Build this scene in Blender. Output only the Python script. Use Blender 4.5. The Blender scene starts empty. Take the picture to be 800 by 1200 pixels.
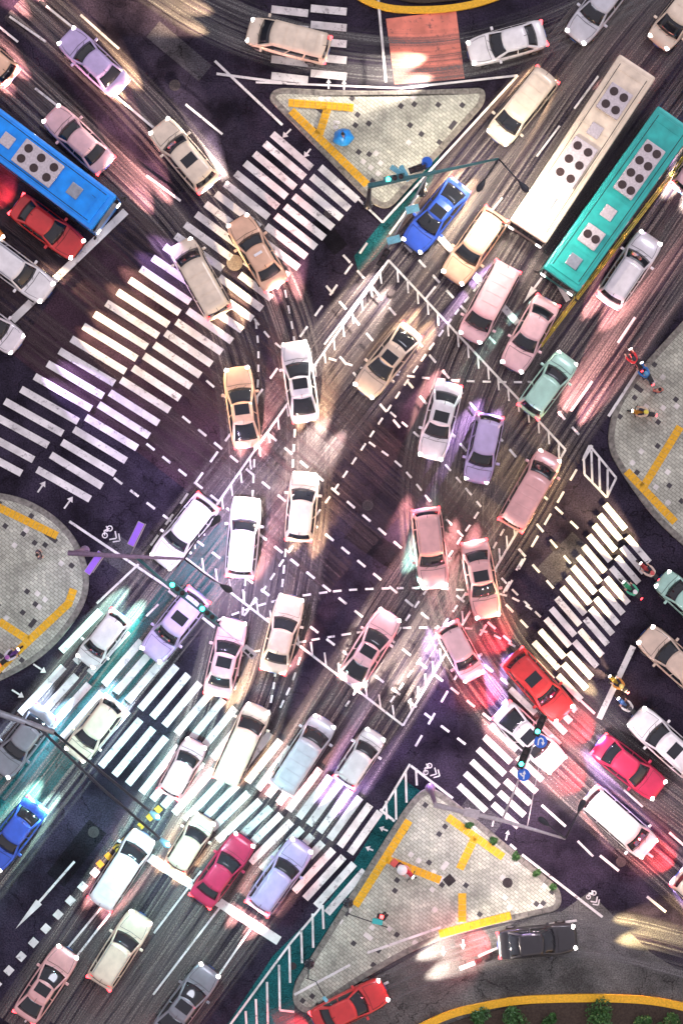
import bpy, bmesh, math, random
from mathutils import Vector, Matrix
R = math.radians
random.seed(11)
sc = bpy.context.scene
COL = sc.collection

# ------------------------------------------------------------------ camera, world, light
S = 20.0            # photograph pixels (800x1200) per metre on the road
H = 120.0           # camera height
cam = bpy.data.objects.new('camera', bpy.data.cameras.new('camera'))
COL.objects.link(cam); sc.camera = cam
cam.location = (0, 0, H)
cam.data.sensor_fit = 'VERTICAL'; cam.data.sensor_height = 24
cam.data.lens = 24 / 2 / (30.0 / H)
cam.data.clip_start = 1; cam.data.clip_end = 2000

w = bpy.data.worlds.new("World"); sc.world = w; w.use_nodes = True
nt = w.node_tree; nt.nodes.clear()
sky = nt.nodes.new('ShaderNodeTexSky'); sky.sky_type = 'NISHITA'; sky.sun_disc = False
sky.sun_elevation = R(4); sky.sun_rotation = R(140); sky.air_density = 1.0; sky.dust_density = 4
skyb = nt.nodes.new('ShaderNodeBackground'); skyb.inputs['Strength'].default_value = 0.05
glow = nt.nodes.new('ShaderNodeBackground'); glow.inputs['Color'].default_value = (1.0, 0.86, 0.98, 1)
glow.inputs['Strength'].default_value = 0.56      # city glow scattered back by the low night cloud
addn = nt.nodes.new('ShaderNodeAddShader'); wo = nt.nodes.new('ShaderNodeOutputWorld')
nt.links.new(sky.outputs[0], skyb.inputs['Color'])
nt.links.new(skyb.outputs[0], addn.inputs[0]); nt.links.new(glow.outputs[0], addn.inputs[1])
nt.links.new(addn.outputs[0], wo.inputs['Surface'])
sl = bpy.data.lights.new('shaping_light', 'SUN'); sl.energy = 0.5; sl.angle = R(12); sl.color = (0.85, 0.86, 1.0)  # unseen weak directional light, added to give the vehicles some shading
so = bpy.data.objects.new('shaping_light', sl); COL.objects.link(so); so.rotation_euler = (R(35), 0, R(140))
sc.view_settings.view_transform = 'Standard'; sc.view_settings.look = 'None'
sc.view_settings.gamma = 1; sc.view_settings.exposure = 0.35
sc.render.engine = 'CYCLES'
sc.cycles.use_denoising = True
sc.cycles.max_bounces = 4; sc.cycles.diffuse_bounces = 2; sc.cycles.glossy_bounces = 2
sc.cycles.sample_clamp_indirect = 4
sc.cycles.use_light_tree = True

# ------------------------------------------------------------------ helpers
def P(px, py, z=0.0):
    k = (1 - z / H) / S
    return Vector(((px - 400) * k, (600 - py) * k, z))

def N(t, kind, **kw):
    n = t.nodes.new(kind)
    for k, v in kw.items(): setattr(n, k, v)
    return n

def mat(name, color, rough=0.6, metal=0.0, spec=0.5, vary=0.0, scale=8.0, bump=0.0, emit=None, estr=0.0, coat=0.0, objcol=False, trans=0.0):
    m = bpy.data.materials.new(name); m.use_nodes = True
    t = m.node_tree; b = t.nodes['Principled BSDF']
    b.inputs['Base Color'].default_value = (*color, 1)
    b.inputs['Roughness'].default_value = rough; b.inputs['Metallic'].default_value = metal
    b.inputs['Specular IOR Level'].default_value = spec
    b.inputs['Coat Weight'].default_value = coat
    if trans: b.inputs['Transmission Weight'].default_value = trans
    if emit: b.inputs['Emission Color'].default_value = (*emit, 1); b.inputs['Emission Strength'].default_value = estr
    src = None
    if objcol:
        oi = N(t, 'ShaderNodeObjectInfo'); src = oi.outputs['Color']
    if vary > 0 or objcol:
        tc = N(t, 'ShaderNodeTexCoord'); no = N(t, 'ShaderNodeTexNoise'); no.inputs['Scale'].default_value = scale; no.inputs['Detail'].default_value = 6
        t.links.new(tc.outputs['Object'], no.inputs['Vector'])
        mr = N(t, 'ShaderNodeMapRange'); mr.inputs[1].default_value = .3; mr.inputs[2].default_value = .7
        mr.inputs[3].default_value = 1 - vary; mr.inputs[4].default_value = 1 + vary * .6
        t.links.new(no.outputs['Fac'], mr.inputs[0])
        mx = N(t, 'ShaderNodeMix', data_type='RGBA', blend_type='MULTIPLY'); mx.inputs[0].default_value = 1
        if src: t.links.new(src, mx.inputs[6])
        else: mx.inputs[6].default_value = (*color, 1)
        t.links.new(mr.outputs[0], mx.inputs[7]); t.links.new(mx.outputs[2], b.inputs['Base Color'])
        if bump > 0:
            bp = N(t, 'ShaderNodeBump'); bp.inputs['Strength'].default_value = bump; bp.inputs['Distance'].default_value = .02
            t.links.new(no.outputs['Fac'], bp.inputs['Height']); t.links.new(bp.outputs[0], b.inputs['Normal'])
    return m

def asphalt(name, base=(0.014, 0.011, 0.019), lift=2.8, spec=.07):
    m = bpy.data.materials.new(name); m.use_nodes = True; t = m.node_tree; b = t.nodes['Principled BSDF']
    tc = N(t, 'ShaderNodeTexCoord')
    big = N(t, 'ShaderNodeTexNoise'); big.inputs['Scale'].default_value = .35; big.inputs['Detail'].default_value = 9; big.inputs['Roughness'].default_value = .62
    fine = N(t, 'ShaderNodeTexNoise'); fine.inputs['Scale'].default_value = 11; fine.inputs['Detail'].default_value = 8; fine.inputs['Roughness'].default_value = .75
    vor = N(t, 'ShaderNodeTexVoronoi'); vor.inputs['Scale'].default_value = 26
    for n in (big, fine, vor): t.links.new(tc.outputs['Object'], n.inputs['Vector'])
    r1 = N(t, 'ShaderNodeMapRange'); r1.inputs[1].default_value = .36; r1.inputs[2].default_value = .7; r1.inputs[3].default_value = .55; r1.inputs[4].default_value = lift
    r2 = N(t, 'ShaderNodeMapRange'); r2.inputs[1].default_value = .38; r2.inputs[2].default_value = .64; r2.inputs[3].default_value = .45; r2.inputs[4].default_value = 1.9
    t.links.new(big.outputs['Fac'], r1.inputs[0]); t.links.new(fine.outputs['Fac'], r2.inputs[0])
    mu = N(t, 'ShaderNodeMath', operation='MULTIPLY'); t.links.new(r1.outputs[0], mu.inputs[0]); t.links.new(r2.outputs[0], mu.inputs[1])
    # pale stone chips
    ch = N(t, 'ShaderNodeMath', operation='LESS_THAN'); ch.inputs[1].default_value = .12; t.links.new(vor.outputs['Distance'], ch.inputs[0])
    ch2 = N(t, 'ShaderNodeMath', operation='MULTIPLY_ADD'); ch2.inputs[1].default_value = 1.1; t.links.new(ch.outputs[0], ch2.inputs[0]); t.links.new(mu.outputs[0], ch2.inputs[2])
    mx = N(t, 'ShaderNodeMix', data_type='RGBA', blend_type='MULTIPLY'); mx.inputs[0].default_value = 1; mx.inputs[6].default_value = (*base, 1)
    t.links.new(ch2.outputs[0], mx.inputs[7])
    cw = N(t, 'ShaderNodeTexNoise'); cw.inputs['Scale'].default_value = 1.3; cw.inputs['Detail'].default_value = 6; t.links.new(tc.outputs['Object'], cw.inputs['Vector'])
    ca = N(t, 'ShaderNodeMix', data_type='RGBA'); ca.inputs[0].default_value = .55; t.links.new(tc.outputs['Object'], ca.inputs[6]); t.links.new(cw.outputs['Color'], ca.inputs[7])
    cr = N(t, 'ShaderNodeTexVoronoi', feature='DISTANCE_TO_EDGE'); cr.inputs['Scale'].default_value = .62; t.links.new(ca.outputs[2], cr.inputs['Vector'])
    lt = N(t, 'ShaderNodeMapRange'); lt.inputs[1].default_value = .0; lt.inputs[2].default_value = .009; lt.inputs[3].default_value = .25; lt.inputs[4].default_value = 1; t.links.new(cr.outputs['Distance'], lt.inputs[0])
    mk = N(t, 'ShaderNodeMix', data_type='RGBA', blend_type='MULTIPLY'); mk.inputs[0].default_value = 1; t.links.new(mx.outputs[2], mk.inputs[6]); t.links.new(lt.outputs[0], mk.inputs[7]); t.links.new(mk.outputs[2], b.inputs['Base Color'])
    rr = N(t, 'ShaderNodeMapRange'); rr.inputs[1].default_value = .4; rr.inputs[2].default_value = .6; rr.inputs[3].default_value = .28; rr.inputs[4].default_value = .7
    t.links.new(big.outputs['Fac'], rr.inputs[0]); t.links.new(rr.outputs[0], b.inputs['Roughness'])
    b.inputs['Specular IOR Level'].default_value = spec
    bp = N(t, 'ShaderNodeBump'); bp.inputs['Strength'].default_value = .5; bp.inputs['Distance'].default_value = .01
    t.links.new(fine.outputs['Fac'], bp.inputs['Height']); t.links.new(bp.outputs[0], b.inputs['Normal'])
    return m

def roadpaint(name, color, keep=.9):
    """painted marking, chipped and greyed by traffic"""
    m = bpy.data.materials.new(name); m.use_nodes = True; t = m.node_tree; b = t.nodes['Principled BSDF']
    tc = N(t, 'ShaderNodeTexCoord')
    a = N(t, 'ShaderNodeTexNoise'); a.inputs['Scale'].default_value = 2.2; a.inputs['Detail'].default_value = 12; a.inputs['Roughness'].default_value = .8
    t.links.new(tc.outputs['Object'], a.inputs['Vector'])
    rp = N(t, 'ShaderNodeMapRange'); rp.inputs[1].default_value = .35; rp.inputs[2].default_value = .455; t.links.new(a.outputs['Fac'], rp.inputs[0])
    f = N(t, 'ShaderNodeTexNoise'); f.inputs['Scale'].default_value = .9; f.inputs['Detail'].default_value = 5; t.links.new(tc.outputs['Object'], f.inputs['Vector'])
    r2 = N(t, 'ShaderNodeMapRange'); r2.inputs[1].default_value = .3; r2.inputs[2].default_value = .7; r2.inputs[3].default_value = .62; r2.inputs[4].default_value = 1.05; t.links.new(f.outputs['Fac'], r2.inputs[0])
    mc = N(t, 'ShaderNodeMix', data_type='RGBA', blend_type='MULTIPLY'); mc.inputs[0].default_value = 1; mc.inputs[6].default_value = (*color, 1); t.links.new(r2.outputs[0], mc.inputs[7])
    mx = N(t, 'ShaderNodeMix', data_type='RGBA'); mx.inputs[6].default_value = (.07, .06, .07, 1); t.links.new(mc.outputs[2], mx.inputs[7]); t.links.new(rp.outputs[0], mx.inputs[0])
    t.links.new(mx.outputs[2], b.inputs['Base Color']); b.inputs['Roughness'].default_value = .6; b.inputs['Specular IOR Level'].default_value = .3
    return m

def tiles(name, base, size=.3, odd=.03, joint=.35, bright=1.35):
    """small concrete pavers with scattered black and white ones"""
    m = bpy.data.materials.new(name); m.use_nodes = True; t = m.node_tree; b = t.nodes['Principled BSDF']
    tc = N(t, 'ShaderNodeTexCoord'); mp = N(t, 'ShaderNodeMapping'); mp.inputs['Rotation'].default_value = (0, 0, R(38))
    t.links.new(tc.outputs['Object'], mp.inputs['Vector'])
    br = N(t, 'ShaderNodeTexBrick'); br.inputs['Scale'].default_value = 1; br.inputs['Brick Width'].default_value = size; br.inputs['Row Height'].default_value = size * .62
    br.inputs['Mortar Size'].default_value = .012; br.inputs['Mortar Smooth'].default_value = .2
    br.inputs['Color1'].default_value = (*[c * .82 for c in base], 1); br.inputs['Color2'].default_value = (*[c * 1.15 for c in base], 1)
    br.inputs['Mortar'].default_value = (*[c * joint for c in base], 1); t.links.new(mp.outputs[0], br.inputs['Vector'])
    # scattered odd tiles on a coarser grid
    sc_ = N(t, 'ShaderNodeVectorMath', operation='SCALE'); sc_.inputs['Scale'].default_value = 1 / .28; t.links.new(mp.outputs[0], sc_.inputs[0])
    fl = N(t, 'ShaderNodeVectorMath', operation='FLOOR'); t.links.new(sc_.outputs[0], fl.inputs[0])
    wn = N(t, 'ShaderNodeTexWhiteNoise', noise_dimensions='2D'); t.links.new(fl.outputs[0], wn.inputs['Vector'])
    dk = N(t, 'ShaderNodeMath', operation='LESS_THAN'); dk.inputs[1].default_value = odd; t.links.new(wn.outputs['Value'], dk.inputs[0])
    wt = N(t, 'ShaderNodeMath', operation='GREATER_THAN'); wt.inputs[1].default_value = 1 - odd * .8; t.links.new(wn.outputs['Value'], wt.inputs[0])
    m1 = N(t, 'ShaderNodeMix', data_type='RGBA'); m1.inputs[7].default_value = (.05, .045, .05, 1); t.links.new(br.outputs['Color'], m1.inputs[6]); t.links.new(dk.outputs[0], m1.inputs[0])
    m2 = N(t, 'ShaderNodeMix', data_type='RGBA'); m2.inputs[7].default_value = (.62, .6, .56, 1); t.links.new(m1.outputs[2], m2.inputs[6]); t.links.new(wt.outputs[0], m2.inputs[0])
    no = N(t, 'ShaderNodeTexNoise'); no.inputs['Scale'].default_value = .55; no.inputs['Detail'].default_value = 9; no.inputs['Roughness'].default_value = .7; t.links.new(tc.outputs['Object'], no.inputs['Vector'])
    mr = N(t, 'ShaderNodeMapRange'); mr.inputs[1].default_value = .32; mr.inputs[2].default_value = .68; mr.inputs[3].default_value = .6; mr.inputs[4].default_value = bright; t.links.new(no.outputs['Fac'], mr.inputs[0])
    m3 = N(t, 'ShaderNodeMix', data_type='RGBA', blend_type='MULTIPLY'); m3.inputs[0].default_value = 1; t.links.new(m2.outputs[2], m3.inputs[6]); t.links.new(mr.outputs[0], m3.inputs[7])
    t.links.new(m3.outputs[2], b.inputs['Base Color']); b.inputs['Roughness'].default_value = .55; b.inputs['Specular IOR Level'].default_value = .4
    bp = N(t, 'ShaderNodeBump'); bp.inputs['Strength'].default_value = .4; bp.inputs['Distance'].default_value = .005; t.links.new(br.outputs['Fac'], bp.inputs['Height']); bp.invert = True
    t.links.new(bp.outputs[0], b.inputs['Normal'])
    return m

def trailmat(name, color, seed):
    """light trails of the traffic painted as fine stripes that run with the lane (UV: u across in m, v along in m)"""
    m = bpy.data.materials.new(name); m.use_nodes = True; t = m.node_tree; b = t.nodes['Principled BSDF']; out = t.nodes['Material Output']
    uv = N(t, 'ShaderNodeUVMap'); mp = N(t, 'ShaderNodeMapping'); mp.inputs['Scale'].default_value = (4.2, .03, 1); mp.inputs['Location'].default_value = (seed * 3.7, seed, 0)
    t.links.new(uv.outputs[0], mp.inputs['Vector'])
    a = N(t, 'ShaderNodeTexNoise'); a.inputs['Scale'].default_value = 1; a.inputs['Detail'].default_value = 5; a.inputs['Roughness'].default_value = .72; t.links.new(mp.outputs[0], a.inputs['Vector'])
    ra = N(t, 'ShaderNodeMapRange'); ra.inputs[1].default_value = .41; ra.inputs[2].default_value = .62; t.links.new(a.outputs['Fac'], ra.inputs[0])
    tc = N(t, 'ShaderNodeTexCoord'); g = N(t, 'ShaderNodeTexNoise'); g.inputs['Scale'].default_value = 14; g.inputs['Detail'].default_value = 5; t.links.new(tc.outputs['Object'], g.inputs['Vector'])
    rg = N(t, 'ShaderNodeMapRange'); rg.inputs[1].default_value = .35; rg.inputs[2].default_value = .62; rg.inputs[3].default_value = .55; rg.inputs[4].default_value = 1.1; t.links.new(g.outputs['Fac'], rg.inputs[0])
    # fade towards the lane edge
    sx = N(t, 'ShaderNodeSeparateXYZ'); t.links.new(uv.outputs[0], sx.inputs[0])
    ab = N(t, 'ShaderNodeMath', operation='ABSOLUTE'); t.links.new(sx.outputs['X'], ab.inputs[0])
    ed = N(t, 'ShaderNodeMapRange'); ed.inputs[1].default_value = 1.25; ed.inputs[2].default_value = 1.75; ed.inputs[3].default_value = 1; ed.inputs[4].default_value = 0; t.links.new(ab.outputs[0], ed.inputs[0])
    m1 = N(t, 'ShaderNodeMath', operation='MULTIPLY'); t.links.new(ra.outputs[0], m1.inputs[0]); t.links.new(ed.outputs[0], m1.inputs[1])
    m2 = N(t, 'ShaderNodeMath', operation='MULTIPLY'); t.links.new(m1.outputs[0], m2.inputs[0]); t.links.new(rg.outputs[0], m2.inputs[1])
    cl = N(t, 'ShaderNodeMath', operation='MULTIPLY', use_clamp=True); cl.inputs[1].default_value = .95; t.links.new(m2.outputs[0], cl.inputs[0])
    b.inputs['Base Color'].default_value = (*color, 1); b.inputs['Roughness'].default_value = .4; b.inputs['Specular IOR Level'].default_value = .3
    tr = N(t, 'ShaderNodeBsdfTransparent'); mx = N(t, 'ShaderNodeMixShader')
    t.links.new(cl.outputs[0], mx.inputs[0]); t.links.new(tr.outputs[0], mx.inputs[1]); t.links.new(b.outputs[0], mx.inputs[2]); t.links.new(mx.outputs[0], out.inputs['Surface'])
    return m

M = dict(
    asphalt=asphalt('asphalt'), ground=asphalt('ground_asphalt', (.03, .027, .033), 1.6),
    patch=asphalt('asphalt_patch', (.045, .042, .05), 1.9), old=asphalt('old_concrete_road', (.085, .085, .08), 1.9),
    white=roadpaint('white_road_paint', (.80, .78, .76)), yellowp=roadpaint('yellow_road_paint', (.75, .42, .03)),
    salmon=roadpaint('salmon_road_paint', (.85, .27, .19)), teal=asphalt('teal_cycle_surface', (.008, .066, .07), 2.0),
    tiles=tiles('pavers', (.43, .44, .36)), kerb=mat('kerb_stone', (.20, .19, .165), .8, vary=.5, scale=5, bump=.4),
    tact=mat('yellow_tactile_tiles', (.78, .43, .015), .6, vary=.22, scale=9, bump=.3),
    steel=mat('galvanised_steel', (.33, .36, .40), .4, .7, vary=.2, scale=4), dark=mat('dark_painted_steel', (.02, .022, .03), .4, vary=.3),
    viol=mat('mauve_painted_steel', (.26, .18, .27), .4, .2, vary=.25), tealst=mat('teal_painted_steel', (.06, .19, .20), .45, .2, vary=.25),
    cream=mat('pale_painted_steel', (.55, .5, .52), .45, .1, vary=.2),
    black=mat('black_plastic', (.012, .012, .013), .5, vary=.3), rubber=mat('tyre_rubber', (.018, .018, .018), .85, vary=.3, scale=20),
    rim=mat('alloy_rim', (.45, .46, .48), .3, .9, vary=.15), glass=mat('dark_window_glass', (.012, .015, .02), .06, spec=.6, vary=.2, scale=2),
    paint=mat('vehicle_paint', (1, 1, 1), .32, .12, coat=.6, vary=.16, scale=1.7, objcol=True),
    plastic=mat('coloured_plastic', (1, 1, 1), .45, vary=.22, scale=1.6, objcol=True), cloth=mat('coloured_cloth', (1, 1, 1), .9, vary=.25, scale=14, bump=.5, objcol=True),
    skin=mat('skin', (.55, .33, .24), .55, vary=.08), hair=mat('black_hair', (.012, .01, .01), .5, vary=.3, scale=30),
    lampw=mat('lit_headlamp', (.9, .9, .9), .2, emit=(1, .93, .88), estr=6), lampr=mat('lit_tail_lamp', (.5, .02, .02), .3, emit=(1, .04, .05), estr=8),
    luma=mat('lit_street_lamp', (.9, .9, .9), .3, emit=(.75, .82, 1), estr=30),
    sgreen=mat('lit_green_lens', (.02, .5, .35), .3, emit=(.05, 1, .65), estr=9), sred=mat('lit_red_lens', (.5, .02, .02), .3, emit=(1, .05, .05), estr=9),
    soff=mat('unlit_lens', (.05, .03, .03), .3, vary=.2), vsign=mat('backlit_violet_sign', (.22, .1, .5), .4, emit=(.26, .1, .75), estr=.55, vary=.1),
    csign=mat('pale_cyan_panel', (.2, .55, .65), .4, vary=.2), bsign=mat('blue_sign_face', (.015, .13, .62), .4, vary=.1), wsign=mat('white_sign_legend', (.85, .85, .85), .4, vary=.05),
    leaf=mat('shrub_leaves', (.045, .14, .03), .6, vary=.6, scale=3), soil=mat('planting_soil', (.05, .035, .025), .95, vary=.4, bump=.6),
    cast=mat('cast_iron', (.05, .04, .042), .6, .5, vary=.4, scale=12, bump=.6), brass=mat('worn_iron_cover', (.26, .22, .17), .5, .4, vary=.4, scale=12, bump=.6),
    rail=mat('yellow_rail_paint', (.62, .47, .07), .45, vary=.3), plate=mat('blue_number_plate', (.03, .12, .5), .4, vary=.1),
)

def link(name, bm, m, parent=None, smooth=False):
    me = bpy.data.meshes.new(name); bm.to_mesh(me); bm.free()
    me.materials.append(m)
    if smooth: me.polygons.foreach_set('use_smooth', [True] * len(me.polygons))
    o = bpy.data.objects.new(name, me); COL.objects.link(o)
    if parent: o.parent = parent
    return o
def tag(o, label=None, cat=None, group=None, kind=None):
    if label: o['label'] = label
    if cat: o['category'] = cat
    if group: o['group'] = group
    if kind: o['kind'] = kind
    return o
def empty(name, loc=(0, 0, 0), rz=0.0):
    o = bpy.data.objects.new(name, None); COL.objects.link(o); o.location = loc; o.rotation_euler = (0, 0, rz); o.empty_display_size = .3
    return o
def box(bm, c, s, rz=0.0, bev=0.0, rot=None):
    r = bmesh.ops.create_cube(bm, size=1)
    vs = r['verts']
    for v in vs: v.co = Vector((v.co.x * s[0], v.co.y * s[1], v.co.z * s[2]))
    if bev:
        es = list({e for v in vs for e in v.link_edges})
        rr = bmesh.ops.bevel(bm, geom=es, offset=bev, segments=2, affect='EDGES', profile=.6)
        vs = list({v for f in rr['faces'] for v in f.verts} | {v for v in vs if v.is_valid})
    mm = Matrix.Translation(Vector(c)) @ (rot if rot else Matrix.Rotation(rz, 4, 'Z'))
    for v in vs: v.co = mm @ v.co
    return vs
def tube(bm, pts, rad, n=10, cap=True):
    pts = [Vector(p) for p in pts]
    if not hasattr(rad, '__len__'): rad = [rad] * len(pts)
    rings = []
    for i, p in enumerate(pts):
        d = (pts[min(i + 1, len(pts) - 1)] - pts[max(i - 1, 0)]).normalized()
        a = Vector((0, 0, 1)) if abs(d.z) < .9 else Vector((1, 0, 0))
        u = d.cross(a).normalized(); v = d.cross(u)
        rings.append([bm.verts.new(p + rad[i] * (math.cos(2 * math.pi * k / n) * u + math.sin(2 * math.pi * k / n) * v)) for k in range(n)])
    for i in range(len(rings) - 1):
        for k in range(n):
            bm.faces.new((rings[i][k], rings[i][(k + 1) % n], rings[i + 1][(k + 1) % n], rings[i + 1][k]))
    if cap: bm.faces.new(rings[0]); bm.faces.new(rings[-1][::-1])
def lathe(bm, prof, n=20, c=(0, 0, 0), mtx=None):
    c = Vector(c); rings = []
    for r, z in prof:
        rings.append([bm.verts.new(c + Vector((r * math.cos(2 * math.pi * k / n), r * math.sin(2 * math.pi * k / n), z))) for k in range(n)])
    for i in range(len(rings) - 1):
        for k in range(n): bm.faces.new((rings[i][k], rings[i][(k + 1) % n], rings[i + 1][(k + 1) % n], rings[i + 1][k]))
    bm.faces.new(rings[0][::-1]); bm.faces.new(rings[-1])
    if mtx:
        for rg in rings:
            for v in rg: v.co = mtx @ v.co
def fixn(bm): bmesh.ops.recalc_face_normals(bm, faces=bm.faces); return bm
def spline(pts, step=8.0):
    """Catmull-Rom through pixel points, resampled every `step` px"""
    p = [Vector(q) for q in pts]; p = [2 * p[0] - p[1]] + p + [2 * p[-1] - p[-2]]; out = []
    for i in range(1, len(p) - 2):
        n = max(2, int((p[i + 1] - p[i]).length / 3))
        for k in range(n):
            t = k / n
            out.append(.5 * ((2 * p[i]) + (-p[i - 1] + p[i + 1]) * t + (2 * p[i - 1] - 5 * p[i] + 4 * p[i + 1] - p[i + 2]) * t * t + (-p[i - 1] + 3 * p[i] - 3 * p[i + 1] + p[i + 2]) * t ** 3))
    out.append(p[-2])
    res = [out[0]]; acc = 0
    for a, b in zip(out, out[1:]):
        acc += (b - a).length
        if acc >= step: res.append(b); acc = 0
    return res

# ------------------------------------------------------------------ the setting
_z = [0.004]
def nextz(): _z[0] += .0025; return _z[0]
def sheet(name, pts, m, z):
    bm = bmesh.new(); vs = [bm.verts.new(P(x, y) + Vector((0, 0, z))) for x, y in pts]; f = bm.faces.new(vs)
    fixn(bm)
    if bm.faces[:] and bm.faces[0].normal.z < 0: bmesh.ops.reverse_faces(bm, faces=bm.faces)
    return tag(link(name, bm, m), kind='structure')
bm = bmesh.new(); bmesh.ops.create_grid(bm, x_segments=1, y_segments=1, size=600)
g = tag(link('ground', bm, M['ground']), kind='structure'); g.location.z = -.03
bm = bmesh.new(); bmesh.ops.create_grid(bm, x_segments=1, y_segments=1, size=75)
tag(link('road', bm, M['asphalt']), kind='structure')
patchdark = asphalt('dark_patch', (.008, .007, .010), 2.2)
# repaired patches, teal cycle surface, salmon block, old concrete slip road
sheet('road_patch', [(118, 268), (330, 486), (236, 588), (15, 415)], asphalt('warm_patch', (.036, .02, .03), 1.8), .003)
sheet('cycle_lane', [(388, 1052), (430, 985), (470, 912), (497, 930), (480, 938), (345, 1150), (345, 1200), (330, 1300), (200, 1300), (320, 1120)], M['teal'], .0035)
sheet('cycle_lane', [(262, 610), (210, 655), (150, 735), (-20, 930), (-20, 1000), (60, 930), (170, 800), (255, 700), (290, 640)], M['teal'], .003)
sheet('cycle_lane', [(470, 232), (515, 180), (505, 215), (470, 262), (440, 302), (420, 320), (415, 300)], M['teal'], .0033)
sheet('slip_road', [(345, 1210), (370, 1190), (440, 1145), (520, 1100), (655, 1070), (690, 1045), (760, 1115), (830, 1160), (830, 1230), (345, 1260)], M['old'], .0034)
sheet('slip_road', [(600, 1075), (655, 1068), (760, 1112), (735, 1130), (660, 1100)], asphalt('crumbled_surface', (.03, .03, .03), 5), .0042)
sheet('salmon_crossing_surface', [(452, 22), (534, 12), (544, 92), (462, 99)], M['salmon'], .0045)

# streaked ribbons on each lane, light trails put into the road colour
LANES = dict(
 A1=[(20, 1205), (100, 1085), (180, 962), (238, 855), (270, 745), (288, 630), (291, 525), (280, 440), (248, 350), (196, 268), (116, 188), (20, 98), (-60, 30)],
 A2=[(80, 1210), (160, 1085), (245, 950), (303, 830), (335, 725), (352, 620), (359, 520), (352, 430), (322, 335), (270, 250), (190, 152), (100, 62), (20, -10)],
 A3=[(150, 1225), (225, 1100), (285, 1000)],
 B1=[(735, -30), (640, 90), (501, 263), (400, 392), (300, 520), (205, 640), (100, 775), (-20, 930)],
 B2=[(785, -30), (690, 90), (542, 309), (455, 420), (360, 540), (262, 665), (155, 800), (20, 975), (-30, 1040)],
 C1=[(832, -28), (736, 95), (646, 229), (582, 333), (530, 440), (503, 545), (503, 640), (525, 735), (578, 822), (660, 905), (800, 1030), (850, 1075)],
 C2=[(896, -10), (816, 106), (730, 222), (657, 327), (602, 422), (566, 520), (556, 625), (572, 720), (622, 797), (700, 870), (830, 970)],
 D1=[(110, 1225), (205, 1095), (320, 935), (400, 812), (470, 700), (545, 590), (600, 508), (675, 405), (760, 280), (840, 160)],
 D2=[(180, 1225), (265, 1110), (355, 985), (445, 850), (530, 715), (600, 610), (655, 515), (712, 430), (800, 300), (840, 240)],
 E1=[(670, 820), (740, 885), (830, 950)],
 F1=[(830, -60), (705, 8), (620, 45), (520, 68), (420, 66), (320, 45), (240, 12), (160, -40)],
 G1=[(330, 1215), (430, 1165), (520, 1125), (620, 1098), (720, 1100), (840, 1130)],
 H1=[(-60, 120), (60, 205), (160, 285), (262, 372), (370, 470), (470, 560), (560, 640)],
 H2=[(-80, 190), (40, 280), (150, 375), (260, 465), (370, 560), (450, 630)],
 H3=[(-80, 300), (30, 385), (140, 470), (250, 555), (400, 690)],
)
trail_mats = [trailmat('painted_light_trails_pale', (.22, .19, .18), 1), trailmat('painted_light_trails_grey', (.15, .15, .15), 5), trailmat('painted_light_trails_brown', (.075, .05, .055), 9)]
TRAILIX = dict(A=0, B=0, C=0, D=0, E=1, F=1, G=1, H=2)
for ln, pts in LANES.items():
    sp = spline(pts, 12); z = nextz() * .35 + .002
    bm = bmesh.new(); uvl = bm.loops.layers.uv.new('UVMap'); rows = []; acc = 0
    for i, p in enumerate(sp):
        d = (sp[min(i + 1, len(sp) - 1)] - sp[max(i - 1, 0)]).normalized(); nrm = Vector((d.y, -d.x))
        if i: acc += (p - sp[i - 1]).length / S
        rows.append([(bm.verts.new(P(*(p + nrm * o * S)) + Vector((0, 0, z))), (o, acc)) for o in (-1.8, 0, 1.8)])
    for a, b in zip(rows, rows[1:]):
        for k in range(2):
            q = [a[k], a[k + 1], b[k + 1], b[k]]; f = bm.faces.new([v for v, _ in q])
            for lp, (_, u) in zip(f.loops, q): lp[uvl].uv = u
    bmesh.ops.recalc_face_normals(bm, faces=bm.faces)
    tag(link('painted_light_trails', bm, trail_mats[TRAILIX[ln[0]]]), kind='structure')

# painted markings
def quadline(bm, a, b, wpx, z):
    a = P(*a); b = P(*b); d = (b - a)
    if d.length < 1e-4: return
    n = Vector((-d.y, d.x, 0)).normalized() * wpx / S / 2; zz = Vector((0, 0, z))
    f = bm.faces.new([bm.verts.new(q + zz) for q in (a - n, b - n, b + n, a + n)])
    if f.normal.z < 0: f.normal_flip()
    f.normal_update()
def stripes(name, st, en, wpx, m=None):
    bm = bmesh.new(); z = nextz() + .004
    for i, (a, b) in enumerate(zip(st, en)): quadline(bm, a, b, wpx, z)
    return tag(link(name, bm, m or M['white']), kind='structure')
def interp(keys, n):
    out = []
    for i in range(n):
        for (i0, a), (i1, b) in zip(keys, keys[1:]):
            if i0 <= i <= i1:
                t = (i - i0) / (i1 - i0); out.append((a[0] + (b[0] - a[0]) * t, a[1] + (b[1] - a[1]) * t)); break
    return out
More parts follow.
